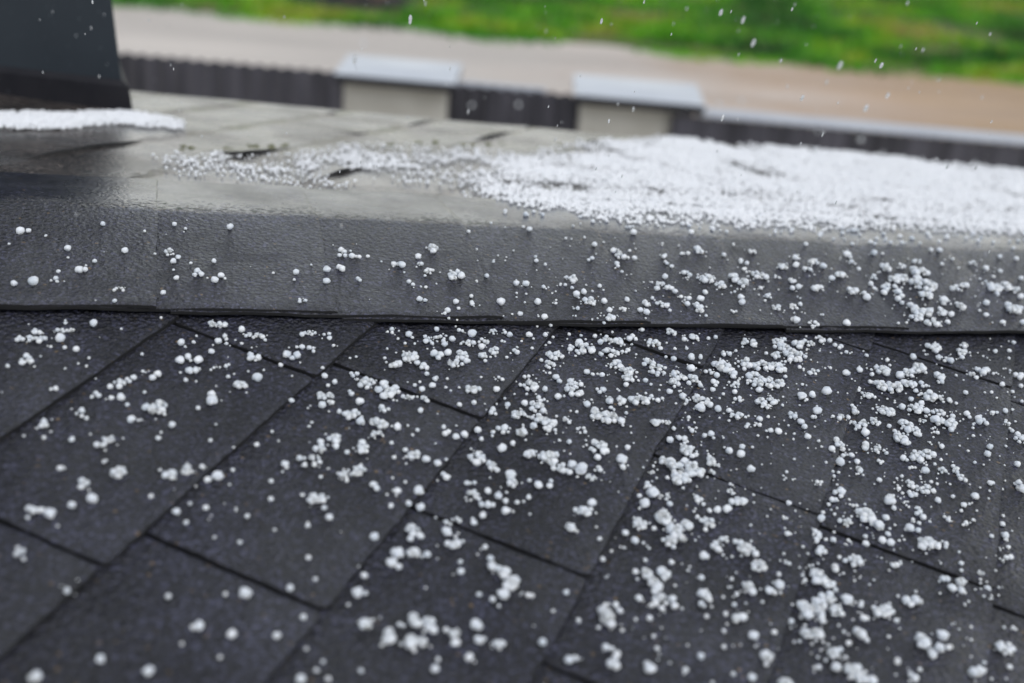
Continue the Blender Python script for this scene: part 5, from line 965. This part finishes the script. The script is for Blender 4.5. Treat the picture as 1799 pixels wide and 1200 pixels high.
# ---------------------------------------------------------------- hail lying on the roof
def lumpy(base, seed, amt=.30):
    v, f = base
    d = np.array([1 + amt * noise.noise((p[0] * 1.3 + seed, p[1] * 1.3, p[2] * 1.3)) + .35 * amt * noise.noise((p[0] * 4 + seed, p[1] * 4, p[2] * 4)) for p in v])
    return v * d[:, None]
POOL = [lumpy(ICO2, k * 9.7) * np.array([random.uniform(.92, 1.1), random.uniform(.9, 1.1), random.uniform(.78, .98)]) for k in range(30)]
POOL3 = [lumpy(ICO3, k * 7.9, .34) * np.array([random.uniform(.9, 1.14), random.uniform(.88, 1.1), random.uniform(.74, .96)]) for k in range(36)]
POOL1 = [lumpy(ICO1, k * 5.7, .2) for k in range(24)]

def stones(u, v, r, n, du, dv):
    """ball centres and radii of one frozen piece of hail, in roof coordinates"""
    out = []
    if n == 1:
        pts = [(u, v, r)]
    else:
        pts = []
        ph = random.uniform(0, 6.28)
        for k in range(n):
            a = ph + 2 * math.pi * k / n + random.uniform(-.5, .5)
            q = random.uniform(.55, 1.0) if n > 2 else .75
            rr = r * random.uniform(.5, .95) if k else r * .98
            if du > 2.2 * dv: pts.append((u + du * (2 * (k + .5) / n - 1) * .95, v + dv * random.uniform(-.7, .7), rr))
            elif dv > 2.2 * du: pts.append((u + du * random.uniform(-.7, .7), v + dv * (2 * (k + .5) / n - 1) * .95, rr))
            else: pts.append((u + du * q * math.cos(a), v + dv * q * math.sin(a), rr))
        if n >= 4:
            for k in range(n // 2): pts.append((u + random.gauss(0, du * .35), v + random.gauss(0, dv * .3), -r * random.uniform(.55, .8)))
        for k in range(random.randint(0, 2) + n // 3):
            pts.append((u + random.uniform(-1.25, 1.25) * (du + r), v + random.uniform(-1.25, 1.25) * (dv + r), r * random.uniform(.22, .42)))
    for (x, y, rr) in pts:
        g, nn = ground_at(x, y)
        up = .74
        if rr < 0: rr = -rr; up = 1.55
        out.append((np.array(g) + np.array([0, 0, rr * up]), rr))
    return out

def build_balls(balls, pool, faces):
    V, F = [], []; b = 0
    for (c, r) in balls:
        s = random.choice(pool)
        a = random.uniform(0, 6.28); ca, sa = math.cos(a), math.sin(a)
        R = np.array([[ca, -sa, 0], [sa, ca, 0], [0, 0, 1]])
        V.append((s @ R.T) * r + c); F.append(faces + b); b += len(s)
    return np.concatenate(V), np.concatenate(F)

RB = np.array(ROOF_M.to_3x3())
occupied = []
for line in HAIL_BIG.split('\n'):
    nums, label = line.split('|')
    u, v, r, n, du, dv = (int(x) for x in nums.split(','))
    u, v, r, du, dv = u / 1e4, v / 1e4, r / 1e5, du / 1e4, dv / 1e4
    balls = stones(u, v, r, n, du, dv)
    occupied.append((u, v))
    g, nn = ground_at(u, v)
    V, F = build_balls([(c - np.array(g), rr) for c, rr in balls], POOL3, ICO3[1])
    o = mesh_np('hailstone' if n == 1 else 'hail_clump', V, F, M_HAIL)
    o.matrix_world = ROOF_M @ Matrix.Translation(g)
    tag(o, label, 'hailstone' if n == 1 else 'hail clump', 'single hailstones on the roof' if n == 1 else 'frozen hail clumps on the roof')

balls = []
for w in HAIL_SMALL.split():
    u, v, r, n, du, dv = (int(x) for x in w.split(','))
    balls += stones(u / 1e4, v / 1e4, r / 1e5, n, du / 1e4, dv / 1e4)
    occupied.append((u / 1e4, v / 1e4))
for k in range(1500):
    u, v = random.choice(occupied)
    if u < 0 and random.random() < .75: continue
    uu, vv_ = u + random.gauss(0, .016), v + random.gauss(0, .020)
    g, nn = ground_at(uu, vv_)
    r = random.uniform(.0005, .0013)
    balls.append((np.array(g) + np.array([0, 0, r * .7]), r))
for k in range(170):
    u = random.uniform(.05, .9); v = VB + random.gauss(.035, .03)
    if random.random() > .35 + .8 * u: continue
    g, nn = ground_at(u, v); r = random.uniform(.0010, .0034)
    balls.append((np.array(g) + np.array([0, 0, r * .7]), r))
V, F = build_balls(balls, POOL, ICO2[1])
o = mesh_np('hail', V, F, M_HAIL); o.matrix_world = ROOF_M
tag(o, 'small white hail grains scattered between the larger hailstones on the roof', 'hail', kind='stuff')

# ---------------------------------------------------------------- drifts of hail on the far slope
def inside(poly, P):
    x, y = P[:, 0], P[:, 1]; r = np.zeros(len(P), bool); n = len(poly); j = n - 1
    for i in range(n):
        xi, yi = poly[i]; xj, yj = poly[j]
        c = ((yi > y) != (yj > y)) & (x < (xj - xi) * (y - yi) / (yj - yi + 1e-12) + xi)
        r ^= c; j = i
    return r
def edge_dist(poly, P):
    d = np.full(len(P), 9.0); A = np.array(poly)
    for a, b in zip(A, np.roll(A, -1, 0)):
        ab = b - a; t = np.clip(((P - a) @ ab) / (ab @ ab + 1e-12), 0, 1)
        d = np.minimum(d, np.linalg.norm(P - (a + t[:, None] * ab), axis=1))
    return d
def pile(poly, N, thick, dens, seed, label, loose=.03):
    A = np.array(poly); lo, hi = A.min(0) - loose, A.max(0) + loose
    P = RNG.uniform(lo, hi, (N * 4, 2))
    ins = inside(poly, P); ed = np.where(ins, edge_dist(poly, P), -edge_dist(poly, P))
    nz = np.array([.6 * noise.noise((p[0] * 9, p[1] * 9, seed)) + .4 * noise.noise((p[0] * 26, p[1] * 26, seed + 4)) for p in P])
    ed2 = ed + .035 * nz
    prob = np.clip((ed2 + loose) / (2.2 * loose), 0, 1) * np.clip(dens + 1.25 * nz, .03, 1) ** 1.0
    if seed == 1: prob *= np.clip(1.35 - 1.0 * np.clip((P[:, 0] - .70) / .5, 0, 1) * np.clip((.75 - P[:, 1]) / .45, 0, 1), .2, 1)
    k = RNG.uniform(0, 1, len(P)) < prob
    P, ed2, nz = P[k][:N], ed2[k][:N], nz[k][:N]
    hh = thick * np.clip(ed2 / .12, 0, 1) * np.clip(.55 + .9 * nz, .1, 1)
    r = RNG.uniform(.0009, .0031 if seed != 2 else .0024, len(P))
    h = .0015 + r * .8 + hh * RNG.uniform(0, 1, len(P))
    C = np.stack([P[:, 0], VB + P[:, 1] * CB + h * SB, -P[:, 1] * SB + h * CB], 1)
    for i in np.nonzero(P[:, 1] < .19)[0]:
        g, nn = ground_at(C[i, 0], C[i, 1])
        C[i, 2] = g.z + .7 * r[i] + (h[i] - .0015 - .8 * r[i]) * .6
    base = np.stack(POOL1)[RNG.integers(0, len(POOL1), len(P))]
    V = (base * r[:, None, None] + C[:, None, :]).reshape(-1, 3)
    F = (ICO1[1][None] + (np.arange(len(P)) * len(ICO1[0]))[:, None, None]).reshape(-1, 3)
    o = mesh_np('hail_drift', V, F, M_PILE); o.matrix_world = ROOF_M
    tag(o, label, 'hail drift', kind='stuff')
pile(BIG_PILE, 62000, .005, .62, 1, 'wide white drift of hail behind the ridge, reaching the right edge', .05)
pile(LEFT_PILE, 5200, .001, .30, 2, 'thin patchy streak of hail left of the wide white drift', .06)
pile(CHIMNEY_PILE, 6000, .009, .9, 3, 'narrow white drift of hail along the foot of the chimney', .03)

# ---------------------------------------------------------------- hail still falling
ic = NT('clear_ice'); ic.set(Base_Color=(0.9, 0.92, 0.95), Roughness=0.25, IOR=1.31, Transmission_Weight=0.55)
M_ICE = ic.m
for line in FALLING.split('\n'):
    nums, label = line.split('|')
    x, y, z, ln, wd, tilt = (float(q) for q in nums.split(','))
    s = random.choice(POOL)
    o = mesh_np('falling_hailstone', s * np.array([wd / 2, wd / 2, ln / 2]), ICO2[1], M_ICE)
    o.location = (x, y, z); o.rotation_euler = (random.uniform(-.1, .1), math.radians(tilt), 0)
    tag(o, label, 'hailstone', 'hailstones falling through the air')

V, F = [], []
for k in range(700):
    dd = random.uniform(.9, 3.2); a = random.uniform(-.55, .55)
    c = np.array([math.sin(a) * dd, math.cos(a) * dd, 2.7 - dd * random.uniform(.12, .42)])
    if c[1] > 1.0 and c[2] < 2.34 - .1 * (c[1] - 1.0) and c[1] < 2.2: continue
    if c[1] <= 1.0 and c[2] < 2.36: continue
    s = ICO1[0] * np.array([.0006, .0006, .0019]) * random.uniform(.6, 1.2)
    s = s + np.outer(s[:, 2], np.array([.12 + .3 * a, 0, 0]))
    V.append(s + c)
V2 = np.concatenate(V); F2 = np.concatenate([ICO1[1] + i * len(ICO1[0]) for i in range(len(V))])
tag(mesh_np('rain', V2, F2, M_ICE), 'fine rain and sleet drops falling over the roof and the fence', 'rain', kind='stuff')
